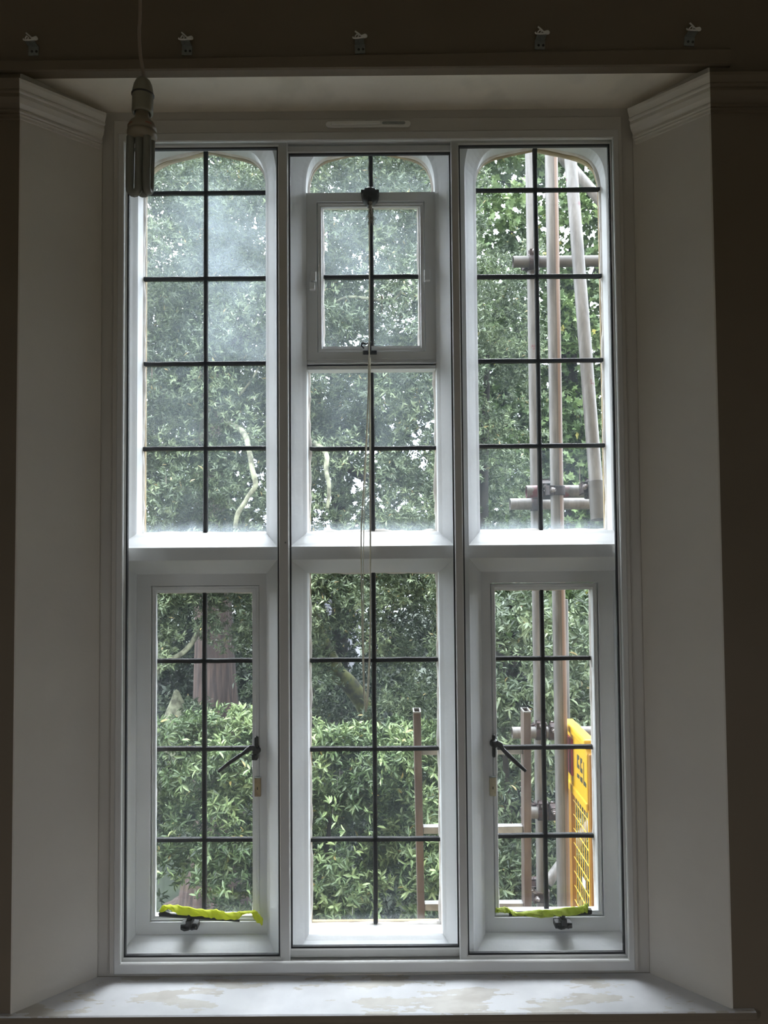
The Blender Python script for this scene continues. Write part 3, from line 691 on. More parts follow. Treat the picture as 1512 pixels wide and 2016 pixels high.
# ------------------------------------------------------------------ yellow cloths on the stays
def cloth(st, name, mt, label, seed, thick=.006, Y=.112):
    rr = random.Random(seed); n = 22; rings = []; K = 7
    S = smooth([(u, a, b) for u, a, b in st], K)
    ph = [rr.uniform(0, 6.3) for _ in range(4)]
    for i, (u, vt, vb) in enumerate(S):
        p0, p1 = at(u, vt, Y), at(u, vb, Y); c = (p0+p1)/2; h = (p0[2]-p1[2])/2; t = i/len(S)*40
        ring = []
        for k in range(n):
            a = 2*math.pi*k/n
            w = 1+.10*math.sin(3*a+t*.5+ph[0])+.08*math.sin(5*a-t*.9+ph[1])
            fold = .0030*math.sin(t*.8+2.2*math.cos(a)+ph[2])+.0020*abs(math.sin(t*1.3+4*math.sin(a)+ph[3]))+.0016*math.sin(t*2.7+3*math.cos(a))
            ring.append((c[0]+fold*.5, Y+(thick*math.sin(a)*w+fold), c[2]+h*math.cos(a)*(1+.04*math.sin(t+k))))
        rings.append(ring)
    m = MB()
    for A, B in zip(rings, rings[1:]): m.add(A+B, [(q, (q+1) % n, n+(q+1) % n, n+q) for q in range(n)], True)
    m.add(rings[0], [range(n)], True); m.add(rings[-1], [range(n)], True)
    o = m.build(name, mt); tag(o, label, 'cloth'); return o
cloth([(315.5, 1789, 1791), (317, 1784.5, 1794), (322, 1782, 1795), (331, 1781.5, 1791), (342, 1783, 1796), (355, 1784.5, 1800), (380, 1787.5, 1804), (400, 1790.5, 1806), (413, 1792, 1808), (422, 1791.5, 1806.5), (434, 1793, 1810.5), (448, 1796, 1811.5), (462, 1796.5, 1811), (472, 1796, 1808), (476, 1795, 1802), (488, 1794, 1799), (497, 1793.5, 1798.5), (502, 1794.5, 1809), (508, 1798, 1817), (513, 1803, 1822), (516, 1813, 1821)],
      'yellow_cloth', 'hiviz', 'fluorescent yellow cloth wrapped on the left casement stay, its tail hanging right', 1)
cloth([(975.5, 1788, 1796), (982, 1787, 1797), (992, 1787, 1796.5), (1001, 1788, 1797), (1007, 1792, 1801), (1014, 1797, 1802.5), (1030, 1795, 1804), (1060, 1792.5, 1806), (1085, 1790.5, 1806), (1110, 1788, 1804), (1135, 1785.5, 1800.5), (1150, 1781, 1798), (1156.5, 1779, 1797)],
      'yellow_cloth', 'hiviz2', 'lime yellow cloth stretched smooth along the right casement stay', 2)

# ------------------------------------------------------------------ pendant lamp
YPL = -.79; sl = .000826
pl_ = empty('pendant_lamp', at(279, 402, YPL)); tag(pl_, 'bare low-energy bulb hanging on a flex at the upper left', 'lamp')
top = at(276, 0, YPL)
path = smooth([(top[0]-.006, YPL, ZT), (top[0]-.004, YPL, top[2]+.25), tuple(top), tuple(at(274, 60, YPL)), tuple(at(276, 105, YPL)), tuple(at(281, 135, YPL)), tuple(at(284, 156, YPL))], 8)
MB().tube(path, .0028, 10).build('flex', 'flex', pl_)
MB().lathe([(.0, 0), (.035, 0), (.035, -.012), (.02, -.022), (0, -.024)], (top[0]-.006, YPL, ZT)).build('ceiling_rose', 'holder', pl_)
ax = Vector(at(277, 402, YPL))-Vector(at(282, 152, YPL)); ax.normalize(); c0 = Vector(at(282, 153, YPL))
def s_(px): return px*sl
MB().lathe([(s_(3), 0), (s_(8), s_(1.5)), (s_(14), s_(7)), (s_(18), s_(16)), (s_(20.5), s_(28)), (s_(21), s_(35))], c0, ax, 32).build('holder_cap', 'holder', pl_)
MB().lathe([(s_(19), s_(34)), (s_(22.5), s_(35)), (s_(22.5), s_(37)), (s_(19), s_(38))], c0, ax, 32).build('holder_seam', 'hole', pl_)
MB().lathe([(s_(20.3), s_(37)), (s_(20.8), s_(44)), (s_(20.8), s_(70)), (s_(20), s_(74)), (s_(16), s_(74)), (s_(15), s_(60))], c0, ax, 32).build('holder_skirt', 'holder', pl_)
bl = MB().lathe([(s_(13), s_(66)), (s_(14), s_(80)), (s_(17), s_(88)), (s_(24), s_(94)), (s_(27.5), s_(102)), (s_(28), s_(108)), (s_(27), s_(109)), (s_(27), s_(112)), (s_(29), s_(113)), (s_(29.3), s_(119)), (s_(28), s_(121)), (s_(27), s_(126)), (s_(20), s_(128)), (0, s_(128))], c0, ax, 40).build('bulb', 'bulbbase', pl_)
m = MB(); pp = c0+ax*s_(103)
for a0, a1 in ((-2.6, -1.9), (-1.15, -.75)):
    for i in range(6):
        pass
r = Vector((1, 0, 0)); q = ax.cross(r)
def ring_patch(m, a0, a1, h0, h1, rad):
    P = []
    for h in (h0, h1):
        for i in range(7): a = a0+(a1-a0)*i/6; P.append(c0+ax*h+Vector((math.cos(a), math.sin(a), 0))*rad)
    m.add(P, [(i, i+1, 8+i, 7+i) for i in range(6)])
ring_patch(m, math.radians(195), math.radians(245), s_(103), s_(106), s_(28.3)); m.build('printed_mark', 'mark', bl); m = MB(); ring_patch(m, math.radians(300), math.radians(325), s_(102), s_(105), s_(28.3))
m.build('printed_mark', 'mark', bl)
for cx, cyy, ang, ln in ((-.0095, -.006, .10, 250), (.0125, -.002, 1.45, 244), (-.0015, .0135, .6, 240)):
    d = Vector((math.cos(ang), math.sin(ang), 0))*.0072; b0 = c0+Vector((cx, cyy, 0)); e = s_(ln)
    up = [b0+d*-1+ax*s_(126), b0+d*-1+ax*(e-.018)]
    arc = [b0+d*(-math.cos(t))+ax*(e-.018+.0095*math.sin(t)) for t in np.linspace(0, math.pi, 9)]
    MB().tube([up[0]]+arc+[b0+d+ax*s_(126)], .0066, 16).build('lamp_tube', 'milk', bl)

# ------------------------------------------------------------------ curtain track brackets
YW = WF+.014
def bracket():
    o = empty('curtain_bracket', (0, YW, 0))
    s = .00123
    MB().box((-11*s, YW-.003, -10*s), (10*s, YW, 9*s)).build('plate', 'zinc', o, bevel=.0008)
    MB().box((-10*s, YW-.024, 8*s), (9*s, YW, 10*s)).build('arm', 'zinc', o)
    for x in (-3, 6): MB().lathe([(0, .002), (.0028, .0015), (.0032, 0)], (x*s, YW-.003, -2*s), (0, -1, 0), 10).build('screw', 'hole', o)
    m = MB(); y = YW-.022
    m.tube(smooth([(-13*s, y, 14*s), (-12*s, y-.002, 11*s), (-5*s, y-.003, 10*s), (4*s, y-.002, 11*s), (14*s, y, 13*s), (12*s, y, 18*s), (4*s, y, 16*s), (-1*s, y, 20*s), (-8*s, y, 26*s)], 4), .0020, 6)
    m.tube([(-9*s, y-.002, 13*s), (-5*s, y-.005, 17*s), (-1*s, y-.004, 14*s), (-4*s, y-.003, 11*s)], .0018, 6)
    m.box((3*s, y-.004, 12*s), (13*s, y+.002, 15*s), .0008)
    m.build('clip', 'clip', o)
    return o
proto = bracket()
places = [(67, 101, 'white-clipped curtain bracket, leftmost on the wall above the window'), (369, 100, 'white-clipped curtain bracket just right of the lamp flex'), (709, 97, 'white-clipped curtain bracket above the middle of the window'),
          (1063, 89, 'white-clipped curtain bracket above the right-hand light'), (1357, 82, 'white-clipped curtain bracket, rightmost near the end of the ledge')]
for i, (u, v, lb) in enumerate(places):
    o = proto
    if i:
        o = proto.copy(); C.objects.link(o)
        for ch in proto.children: c2 = ch.copy(); C.objects.link(c2); c2.parent = o
    p = at(u, v, YW); o.location = (p[0], YW, p[2]+ZC); o.rotation_euler = (0, (0, .03, -.05, .04, .1)[i], 0)
    # origin sits on the wall plane; meshes were modelled around (0, YW, 0)
    tag(o, lb, 'curtain bracket', 'curtain brackets along the wall above the window')
# ------------------------------------------------------------------ scaffolding
GZ = -6.6                       # ground outside
sf = empty('scaffold', (at(1060, 1000, 1.25)[0], 1.1, GZ)); tag(sf, 'galvanised tube scaffold with rusty couplers outside the right-hand lights', 'scaffold')
TR = .02415
def stand(u, v, Y, ztop, mt='tube', name='standard'):
    x = at(u, v, Y)[0]; return MB().pipe((x, Y, GZ), (x, Y, ztop), TR, TR-.0035).build(name, mt, sf), x
YA, YBt, YE = 1.25, .85, 1.195
_, xA = stand(1052.5, 800, YA, 2.6, 'tube_dull')
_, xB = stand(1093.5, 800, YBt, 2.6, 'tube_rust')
stand(1110, 1300, 1.62, at(1118, 1180, 1.62)[2])
def tube2(p, q, mt='tube', name='ledger'): return MB().pipe(p, q, TR, TR-.0035).build(name, mt, sf)
def led(u0, u1, v, Y, mt='tube', extend=0):
    a, b = at(u0, v, Y), at(u1, v, Y); z = (a[2]+b[2])/2; return tube2((a[0], Y, z), (b[0]+extend, Y, z), mt)
led(1010, 1180, 515, YE, 'tube_dark', 1.2)
led(1036, 1165, 967.5, YBt+.055, 'tube_red')
led(1004, 1174, 992, YE)
led(1008, 1172, 1442, YE, 'tube_dull', 1.0)
led(1026, 1098, 1600, YE, 'tube', .0)
# raking tube, brace and the lower strut
a, b = at(1122, 300, 1.0), at(1173, 950, .74); d = (a-b); tube2(tuple(b-d*.03), tuple(a+d*.6), 'tube_red2', 'raker')
MB().pipe(tuple(b-d*.10), tuple(b+d*.002), TR+.004, TR-.002).build('raker_sleeve', 'tube_dark', sf)
a, b = at(1090, 290, 1.4), at(1195, 410, 1.4); d = a-b; tube2(tuple(b-d*.7), tuple(a+d*.8), 'tube', 'brace')
a, b = at(1078, 1738, 1.5), at(1165, 1618, 1.6); d = b-a; tube2(tuple(a-d*.0), tuple(b+d*1.2), 'tube', 'brace')
def coupler(c, ax, bolt_dir, w=.042, hinge=None):
    """band around the tube at c (axis ax) with hinge ears, bolt, washer and nut toward bolt_dir"""
    c = Vector(c); ax = Vector(ax).normalized(); bd = Vector(bolt_dir).normalized(); y = Vector((0, -1, 0))
    m = MB(); m.lathe([(TR+.0005, -w/2), (TR+.006, -w/2), (TR+.0065, -w/2+.004), (TR+.0065, w/2-.004), (TR+.006, w/2), (TR+.0005, w/2)], c, ax, 28)
    e = c+bd*(TR+.010)+y*.006
    bm = bmesh.new(); bmesh.ops.create_cube(bm, size=1)
    side = ax.cross(bd).normalized()
    for v in bm.verts: v.co = e+bd*v.co.x*.022+side*v.co.y*.030+ax*v.co.z*w*.8
    bmesh.ops.bevel(bm, geom=bm.edges[:], offset=.003, segments=1, affect='EDGES'); m.bm(bm)
    o = m.build('coupler', 'clamp', sf)
    m = MB(); b0 = c+bd*(TR+.015)-side*.028 if (side.y > 0) else c+bd*(TR+.015)+side*.028
    sdir = (b0-(c+bd*(TR+.015))).normalized()
    m.tube([b0-sdir*.05, b0+sdir*.012], .0045, 10)
    m.lathe([(.004, 0), (.0105, 0), (.0105, .002), (.004, .002)], b0-sdir*.006, sdir, 16)
    m.lathe([(0, .010), (.0085, .010), (.0085, 0), (0, 0)], b0-sdir*.003, sdir, 6)
    m.build('bolt', 'bolt', o); return o
zx = lambda v, Y, u=1060: at(u, v, Y)[2]
X1 = (1, 0, 0); Z1 = (0, 0, 1)
for v, uu, Y in ((515, 1048, YE), (992, 1053, YE), (1442, 1062, YE), (1600, 1066, YE)):
    c = at(uu+2, v, Y); coupler(c, X1, (0, -.15, 1)); coupler((xA, YA, c[2]+.002), Z1, (-1, -.3, 0), .05)
c = at(1098, 967, YBt+.03); coupler((xB, YBt, c[2]), Z1, (-1, -.5, 0), .036); coupler((xB-.03, YBt+.055, c[2]), X1, (-.2, -.6, .8), .05)
for v in (1442, 1600): c = at(1092, v, YE); coupler((c[0]-.012, YE, c[2]), X1, (0, -.5, .8), .03)
c = at(1166, 962, .78); coupler(c, Vector(at(1173, 950, .74))-Vector(at(1122, 300, 1.0)), (-1, -.2, 0), .05)
c = at(1162, 967, YBt+.055); coupler(c, X1, (-.1, -.6, .8), .04)
c = at(1056, 1762, YA); coupler((xA, YA, c[2]), Z1, (-1, -.35, 0), .042); c = at(1050, 1742, YA+.05); coupler((xA-.01, YA+.055, c[2]), X1, (-.6, -.6, .4), .035)

# ------------------------------------------------------------------ ladder
ld = empty('ladder', (at(930, 1700, 1.2)[0], 1.25, GZ)); tag(ld, 'weathered metal ladder with open box stiles leaning outside the lower lights', 'ladder')
YT = .50
ptl, ptr = at(820.5, 1398, YT), at(1035, 1397, YT); YBm = YT+(ptl[2]-GZ)*.16
def stile(pt, ub):
    zt = pt[2]; sx, sy, t = .0118, .030, .003
    xb = at(ub, 1800, YT+.1)[0]; k = (pt[2]-GZ)/(pt[2]-at(ub, 1800, YT+.1)[2]); xb = pt[0]+(xb-pt[0])*k
    m = MB()
    def ring(x, y, z, a, b): return [(x-a, y-b, z), (x+a, y-b, z), (x+a, y+b, z), (x-a, y+b, z)]
    R = [ring(xb, YBm, GZ, sx, sy), ring(pt[0], pt[1], zt, sx, sy), ring(pt[0], pt[1], zt, sx-t, sy-t), ring(xb, YBm, GZ, sx-t, sy-t)]
    for i in range(4): m.add(R[i]+R[(i+1) % 4], [(k, (k+1) % 4, 4+(k+1) % 4, 4+k) for k in range(4)])
    s = m.build('stile', 'ladder', ld, bevel=.0015)
    m = MB(); R = [ring(pt[0], pt[1], zt-.004, sx+.0008, sy+.0008), ring(pt[0], pt[1], zt+.0008, sx+.0008, sy+.0008), ring(pt[0], pt[1], zt+.0008, sx-t, sy-t), ring(pt[0], pt[1], zt-.004, sx-t, sy-t)]
    for i in range(3): m.add(R[i]+R[i+1], [(k, (k+1) % 4, 4+(k+1) % 4, 4+k) for k in range(4)])
    m.build('cut_end', 'ladtop', s)
    return lambda z: pt[0]+(xb-pt[0])*(pt[2]-z)/(pt[2]-GZ)
fl_ = stile(ptl, 829); fr_ = stile(ptr, 1038)
z0 = at(840, 1481, YT)[2]; dz = z0-at(840, 1640, YT+.03)[2]
k = 0
while z0-dz*k > GZ+.1:
    z = z0-dz*k; y = YT+(ptl[2]-z)*.16; xa, xb = fl_(z)+.0118, fr_(z)-.0118
    MB().box((xa, y-.014, z-.012), (xb, y+.014, z+.012), .003).build('rung', 'ladtop' , ld); k += 1

# ------------------------------------------------------------------ yellow ladder gate beside the scaffold
XG = .6885
sg = empty('safety_gate', (XG, .67, atx(1160, 1890, XG)[2])); tag(sg, 'yellow mesh safety gate with black print, edge-on beside the scaffold', 'gate')
def gy(u, v=1600): return atx(u, v, XG)[1]
Y0, Y1 = gy(1159), gy(1124, 1500)
zt = atx(1160, 1478, XG)[2]; zb = atx(1159, 1585, XG)[2]; zlow = -2.1
m = MB()
def boxg(m, y0, y1, z0, z1, x0=XG, x1=XG+.030, ch=.004): return m.box((x0, y0, z0), (x1, y1, z1), ch)
m.prism if 0 else None
# head board: x thickness, chamfered top corner at the near end
P = [(Y0, zb-.02), (Y0, zt-.02), (Y0+.015, zt), (Y1+.05, zt+.0), (Y1+.05, zb+.0), ]
vs = [(XG-.004, y, z) for y, z in P]+[(XG+.026, y, z) for y, z in P]; n = len(P)
m.add(vs, [list(range(n)), list(range(n, 2*n))]+[(i, (i+1) % n, n+(i+1) % n, n+i) for i in range(n)])
m.build('head_board', 'yellow', sg, bevel=.004)
m = MB(); boxg(m, Y0+.003, Y1+.08, zt+.002, zt+.03, XG-.012, XG+.030, .006); m.build('top_rail', 'yellow', sg)
m = MB(); boxg(m, Y0+.0, Y1+.06, zb-.028, zb+.004, XG-.008, XG+.022, .004); m.build('lower_rail', 'yellow', sg)
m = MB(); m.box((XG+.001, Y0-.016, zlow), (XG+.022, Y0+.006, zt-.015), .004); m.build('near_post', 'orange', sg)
m = MB(); m.box((XG-.002, Y0-.004, zlow), (XG+.004, Y0+.004, zb-.02), .001); m.build('post_edge', 'wire', sg)
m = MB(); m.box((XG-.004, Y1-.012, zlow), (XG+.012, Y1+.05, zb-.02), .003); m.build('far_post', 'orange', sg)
n = 8
for i in range(1, n):
    y = Y0+(Y1-Y0)*i/n; MB().tube([(XG+.006, y, zlow), (XG+.006, y, zb-.02)], .0016, 6).build('wire', 'wire', sg)
z = zb-.06
while z > zlow: MB().tube([(XG+.003, Y0, z), (XG+.003, Y1+.01, z)], .0016, 6).build('wire', 'wire', sg); z -= .052
# red board behind the head board's far end
a = atx(1122, 1470, XG+.02)
m = MB(); m.box((XG-.012, gy(1131, 1480), atx(1127, 1528, XG-.01)[2]), (XG-.005, Y1+.06, atx(1127, 1458, XG-.01)[2])); m.build('red_board', 'red', sg)
# black print on the head board (blocks and strokes of the lettering)
def gp(cu, cv):   # crop pixels at 10.08x from (1100, 1420)
    p = atx(1100+cu/10.08, 1420+cv/10.08, XG-.0045); return (p[1], p[2])
m = MB()
for poly in ([(362, 648), (405, 690), (405, 760), (380, 770), (385, 850), (410, 880), (410, 960), (362, 910)], [(362, 1025), (410, 1075), (410, 1150), (362, 1105)],
             [(425, 715), (462, 752), (462, 830), (440, 840), (442, 920), (470, 955), (470, 1048), (425, 1000)], [(425, 1090), (472, 1130), (472, 1240), (425, 1185)],
             [(484, 800), (497, 830), (500, 1180), (545, 1240), (545, 1325), (488, 1260)]):
    q = [gp(*p) for p in poly]; n = len(q)
    m.add([(XG-.0045, y, z) for y, z in q]+[(XG-.0040, y, z) for y, z in q], [list(range(n)), list(range(n, 2*n))]+[(i, (i+1) % n, n+(i+1) % n, n+i) for i in range(n)])
m.build('printed_letters', 'black', sg)
a = atx(1150, 1738, XG-.002); MB().box((XG-.004, a[1]-.022, a[2]-.012), (XG-.002, a[1]+.016, a[2]+.014), .001).build('tag', 'tag', sg)

# ------------------------------------------------------------------ garden
m = MB(); m.box((-60, -60, GZ-.1), (60, 70, GZ)); tag(m.build('ground', 'grass'), None, None, None, 'structure')
def mesh_np(name, verts, faces, mat, tint, parent=None, org=(0, 0, 0)):
    me = bpy.data.meshes.new(name); nv, nf, k = len(verts), len(faces), faces.shape[1]
    me.vertices.add(nv); me.vertices.foreach_set('co', (verts-np.array(org)).astype(np.float32).ravel())
    me.loops.add(nf*k); me.loops.foreach_set('vertex_index', faces.astype(np.int32).ravel())
    me.polygons.add(nf); me.polygons.foreach_set('loop_start', np.arange(0, nf*k, k, dtype=np.int32)); me.update(calc_edges=True)
    at_ = me.attributes.new('tint', 'FLOAT', 'FACE'); at_.data.foreach_set('value', tint.astype(np.float32))
    me.materials.append(MT[mat]); o = bpy.data.objects.new(name, me); C.objects.link(o)
    if parent is not None: o.parent = parent
    return o
def nrmz(a): return a/np.maximum(1e-9, np.linalg.norm(a, axis=-1, keepdims=True))
LEAF4 = (np.array([(0, 0, 0), (.42, .5, .10), (1, 0, -.06), (.45, -.5, .10)]), np.array([(0, 2, 1), (0, 3, 2)]))
LEAF6 = (np.array([(0, 0, 0), (.28, .42, .08), (.66, .40, .07), (1, 0, -.10), (.66, -.40, .07), (.28, -.42, .08)]), np.array([(0, 3, 2, 1), (0, 5, 4, 3)]))
MAPLE = (np.array([(0, 0, 0), (.05, .42, 0), (.32, .28, .03), (.55, .55, 0), (.60, .20, .03), (1, 0, -.05), (.60, -.20, .03), (.55, -.55, 0), (.32, -.28, .03), (.05, -.42, 0)]),
         np.array([(0, 2, 1), (0, 4, 2), (2, 4, 3), (0, 5, 4), (0, 6, 5), (0, 8, 6), (8, 7, 6), (0, 9, 8)]))
def leaves(clumps, nper, L, W, tpl, spr=7, seed=0, flat=.75, up=.5):
    """clumps: (n, 4) centre and radius. returns verts, faces, tint"""
    g = np.random.default_rng(seed); n = len(clumps); S = n*nper
    ci = np.repeat(np.arange(n), nper); d = nrmz(g.normal(size=(S, 3))); r = clumps[ci, 3]*(g.random(S)**.45)
    pos = clumps[ci, :3]+d*r[:, None]*np.array([1, 1, flat])
    ax = nrmz(d+np.array([0, -.15, up])+g.normal(size=(S, 3))*.45)
    # leaves around each sprig
    ax = np.repeat(ax, spr, 0); base = np.repeat(pos, spr, 0); T = len(ax)
    perp = nrmz(np.cross(ax, g.normal(size=(T, 3)))); sp = g.uniform(.5, 1.35, T)[:, None]
    ld_ = nrmz(ax*np.cos(sp)+perp*np.sin(sp)+np.array([0, 0, -.12]))
    base = base-ax*(g.random(T)*L*.9)[:, None]
    side = nrmz(np.cross(ld_, nrmz(ax+g.normal(size=(T, 3))*.35))); nn = np.cross(ld_, side)*-1
    nn = np.where((nn*ax).sum(1, keepdims=True) < 0, -nn, nn)
    l = L*g.uniform(.65, 1.2, T); w_ = W*g.uniform(.7, 1.15, T)
    tv, tf = tpl
    V = base[:, None, :]+ld_[:, None, :]*(tv[None, :, 0:1]*l[:, None, None])+side[:, None, :]*(tv[None, :, 1:2]*w_[:, None, None])+nn[:, None, :]*(tv[None, :, 2:3]*l[:, None, None])
    k = len(tv); Fc = tf[None]+(np.arange(T)*k)[:, None, None]
    ct = np.repeat(g.random(n)*.35, nper*spr); st = np.repeat(g.random(S)*.30, spr)
    t = ct+st+g.random(T)*.27; t = np.where(g.random(T) < .006, 1.0, np.minimum(t, .93))
    return V.reshape(-1, 3), Fc.reshape(-1, tf.shape[1]), np.repeat(t, len(tf))
# sky gaps seen through the crowns, as lines of sight between boughs: (u, v, radius px)
def specks(u0, u1, v0, v1, n, r0, r1, seed):
    g = random.Random(seed); return [(g.uniform(u0, u1), g.uniform(v0, v1), r0+(r1-r0)*g.random()**2) for _ in range(n)]
GAPS = ([(815, 893, 20), (832, 912, 16), (800, 880, 10), (645, 985, 10), (670, 1000, 9), (628, 1005, 8), (500, 905, 7), (506, 1005, 8), (860, 930, 9), (975, 425, 12), (1015, 412, 10), (1155, 415, 10), (1165, 600, 10), (1082, 585, 10),
         (645, 1192, 11), (652, 1205, 12), (625, 1212, 11), (338, 1222, 6), (350, 1232, 5), (832, 1322, 9), (818, 1335, 5), (1128, 1375, 5), (1005, 1195, 9), (650, 745, 6), (690, 565, 3)]
        + specks(705, 860, 830, 1010, 70, 2.5, 9, 1)+specks(615, 705, 940, 1040, 40, 3, 9, 2)+specks(450, 527, 885, 1040, 44, 2.5, 8, 3)+specks(942, 1050, 395, 480, 30, 3, 10, 4)
        + specks(1060, 1185, 380, 830, 90, 3, 10, 5)+specks(940, 1045, 480, 1040, 34, 2.5, 7, 6)+specks(612, 860, 740, 850, 22, 2, 5, 7)+specks(1100, 1185, 330, 390, 8, 3, 6, 8)+specks(610, 660, 1170, 1240, 14, 3, 7, 9)+specks(300, 520, 1170, 1260, 8, 2, 4, 10))
def proj(P):
    d = P-CAM; z = d@FX; return 756+F*(d@RX)/z, 1008-F*(d@UX)/z
def keep(P, R, gaps=(), soft=.8):
    u, v = proj(P); ok = np.ones(len(P), bool); z = (P-CAM)@FX; rp = F*R/z
    for gu, gv, gr in gaps: ok &= np.hypot(u-gu, v-gv) > gr+rp*soft
    return ok
def scatter(u0, u1, v0, v1, Y0, Y1, n, r0, r1, seed, gaps=(), soft=.8, tries=4):
    g = np.random.default_rng(seed); N_ = n*tries
    U = g.uniform(u0, u1, N_); Vv = g.uniform(v0, v1, N_); Yy = g.uniform(Y0, Y1, N_)
    D = RX[None]*((U-756)/F)[:, None]-UX[None]*((Vv-1008)/F)[:, None]+FX[None]; P = CAM+D*((Yy+2.04)/D[:, 1])[:, None]
    R = g.uniform(r0, r1, N_); k = keep(P, R, gaps, soft)&(P[:, 2] > GZ+.1); P, R = P[k][:n], R[k][:n]
    return np.concatenate([P, R[:, None]], 1)
def prune(V, Fc, t, k, gaps, soft=0.0):
    """open the lines of sight through the gaps leaf by leaf"""
    T = len(V)//k; cen = V.reshape(T, k, 3).mean(1); u, v = proj(cen); bad = np.zeros(T, bool); g = np.random.default_rng(5)
    j = g.normal(size=T)*.38+.95
    for gu, gv, gr in gaps: bad |= np.hypot(u-gu, (v-gv)*1.15) < gr*j
    ok = ~bad; fp = len(Fc)//T; idx = np.cumsum(ok)-1
    V2 = V.reshape(T, k, 3)[ok].reshape(-1, 3); F2 = (Fc.reshape(T, fp, -1)-(np.arange(T)*k)[:, None, None])[ok]+(idx[ok]*k)[:, None, None]
    return V2, F2.reshape(-1, Fc.shape[1]), t.reshape(T, fp)[ok].ravel()
def tree(name, label, org, crown, bits, cat='tree', mat='oak_leaf'):
    o = empty(name, org); tag(o, label, cat); org = WO[o.name]
    V, Fc, t = crown; f = mesh_np('foliage', V, Fc, mat, t, o, org); f['kind'] = 'stuff'
    for nm, pts, rs, mt in bits:
        MB().tube(smooth(pts, 6), list(np.interp(np.linspace(0, len(pts)-1, (len(pts)-1)*6+1), range(len(pts)), rs)), 10).build(nm, mt, o)
    return o
def A(u, v, Y): return tuple(at(u, v, Y))
# holm oak filling the left and middle lights
HOLE = [(425, 1325, 46), (400, 1290, 24), (375, 1330, 22), (340, 1345, 22), (715, 1345, 34), (690, 1370, 24), (700, 1310, 18), (395, 1765, 34)]
c1 = scatter(120, 930, 215, 1180, 4.6, 7.4, 1250, .20, .34, 1, soft=.35)
c2 = scatter(200, 900, 1080, 1420, 5.0, 6.8, 150, .18, .30, 2, HOLE, soft=.3)
cl1 = np.concatenate([c1, c2]); V, Fc, t = leaves(cl1, 44, .058, .017, LEAF4, 7, 3)
V, Fc, t = prune(V, Fc, t, 4, GAPS+HOLE)
x0 = at(565, 1100, 6.2)
oak = tree('holm_oak', 'dense grey-green oak with lichened boughs filling the left and middle lights', (x0[0], 6.4, GZ), (V, Fc, t), [
    ('trunk', [(x0[0], 6.6, GZ), (x0[0], 6.5, -2), A(560, 1050, 6.4), A(555, 930, 6.4), A(545, 640, 6.3), A(560, 300, 6.3)], [.32, .27, .17, .15, .11, .05], 'bark'),
    ('bough', [A(463, 1040, 4.2), A(468, 1012, 4.2), A(482, 990, 4.2), A(490, 975, 4.2), A(503, 955, 4.2), A(497, 925, 4.22), A(490, 885, 4.3), A(478, 850, 4.6), A(440, 830, 5.3)], [.018, .02, .02, .018, .022, .022, .022, .026, .03], 'lichen'),
    ('bough', [A(645, 1000, 4.2), A(648, 960, 4.2), A(642, 925, 4.25), A(640, 890, 4.4), A(600, 860, 5.2)], [.012, .018, .02, .022, .03], 'lichen'),
    ('bough', [A(395, 870, 5.2), A(400, 830, 5.2), A(408, 812, 5.3), A(450, 800, 5.5)], [.028, .03, .028, .03], 'lichen'),
    ('bough', [A(640, 880, 5.6), A(680, 915, 5.6), A(720, 940, 5.7), A(790, 945, 5.8), A(850, 925, 5.9)], [.06, .05, .04, .03, .02], 'bark'),
    ('bough', [A(300, 1340, 5.2), A(312, 1315, 5.2), A(335, 1300, 5.2), A(360, 1285, 5.2), A(380, 1262, 5.3), A(400, 1220, 5.5)], [.03, .03, .027, .025, .025, .03], 'lichen'),
    ('bough', [A(800, 560, 4.9), A(770, 590, 4.9), A(690, 585, 5), A(660, 595, 5.1)], [.012, .015, .016, .01], 'lichen'),
    ('bough', [A(470, 780, 5), A(500, 740, 5), A(540, 660, 5.1)], [.012, .01, .006], 'lichen'),
    ('bough', [A(300, 800, 5.9), A(420, 700, 6.1), A(530, 640, 6.3)], [.03, .05, .06], 'bark')])
# nearer laurel shrub along the foot of the view
c3 = scatter(140, 920, 1440, 1960, 3.6, 5.2, 270, .15, .26, 4, HOLE, soft=.25)
c3b = scatter(240, 860, 1415, 1500, 3.9, 4.6, 36, .12, .2, 5, HOLE, soft=.25)
cl3 = np.concatenate([c3, c3b]); V, Fc, t = leaves(cl3, 38, .066, .021, LEAF6, 8, 6, up=.8)
lau = tree('laurel_shrub', 'bright glossy laurel shrub at the foot of the left and middle lights', (at(560, 1800, 4.3)[0], 4.4, GZ), (V, Fc, t), [
    ('stem', [(at(560, 1800, 4.3)[0]+dx, 4.4, GZ), A(560+240*dx, 1900, 4.4), A(560+300*dx, 1600, 4.3)], [.05, .04, .015], 'bark') for dx in (-.1, .3)], 'shrub', 'laurel_leaf')
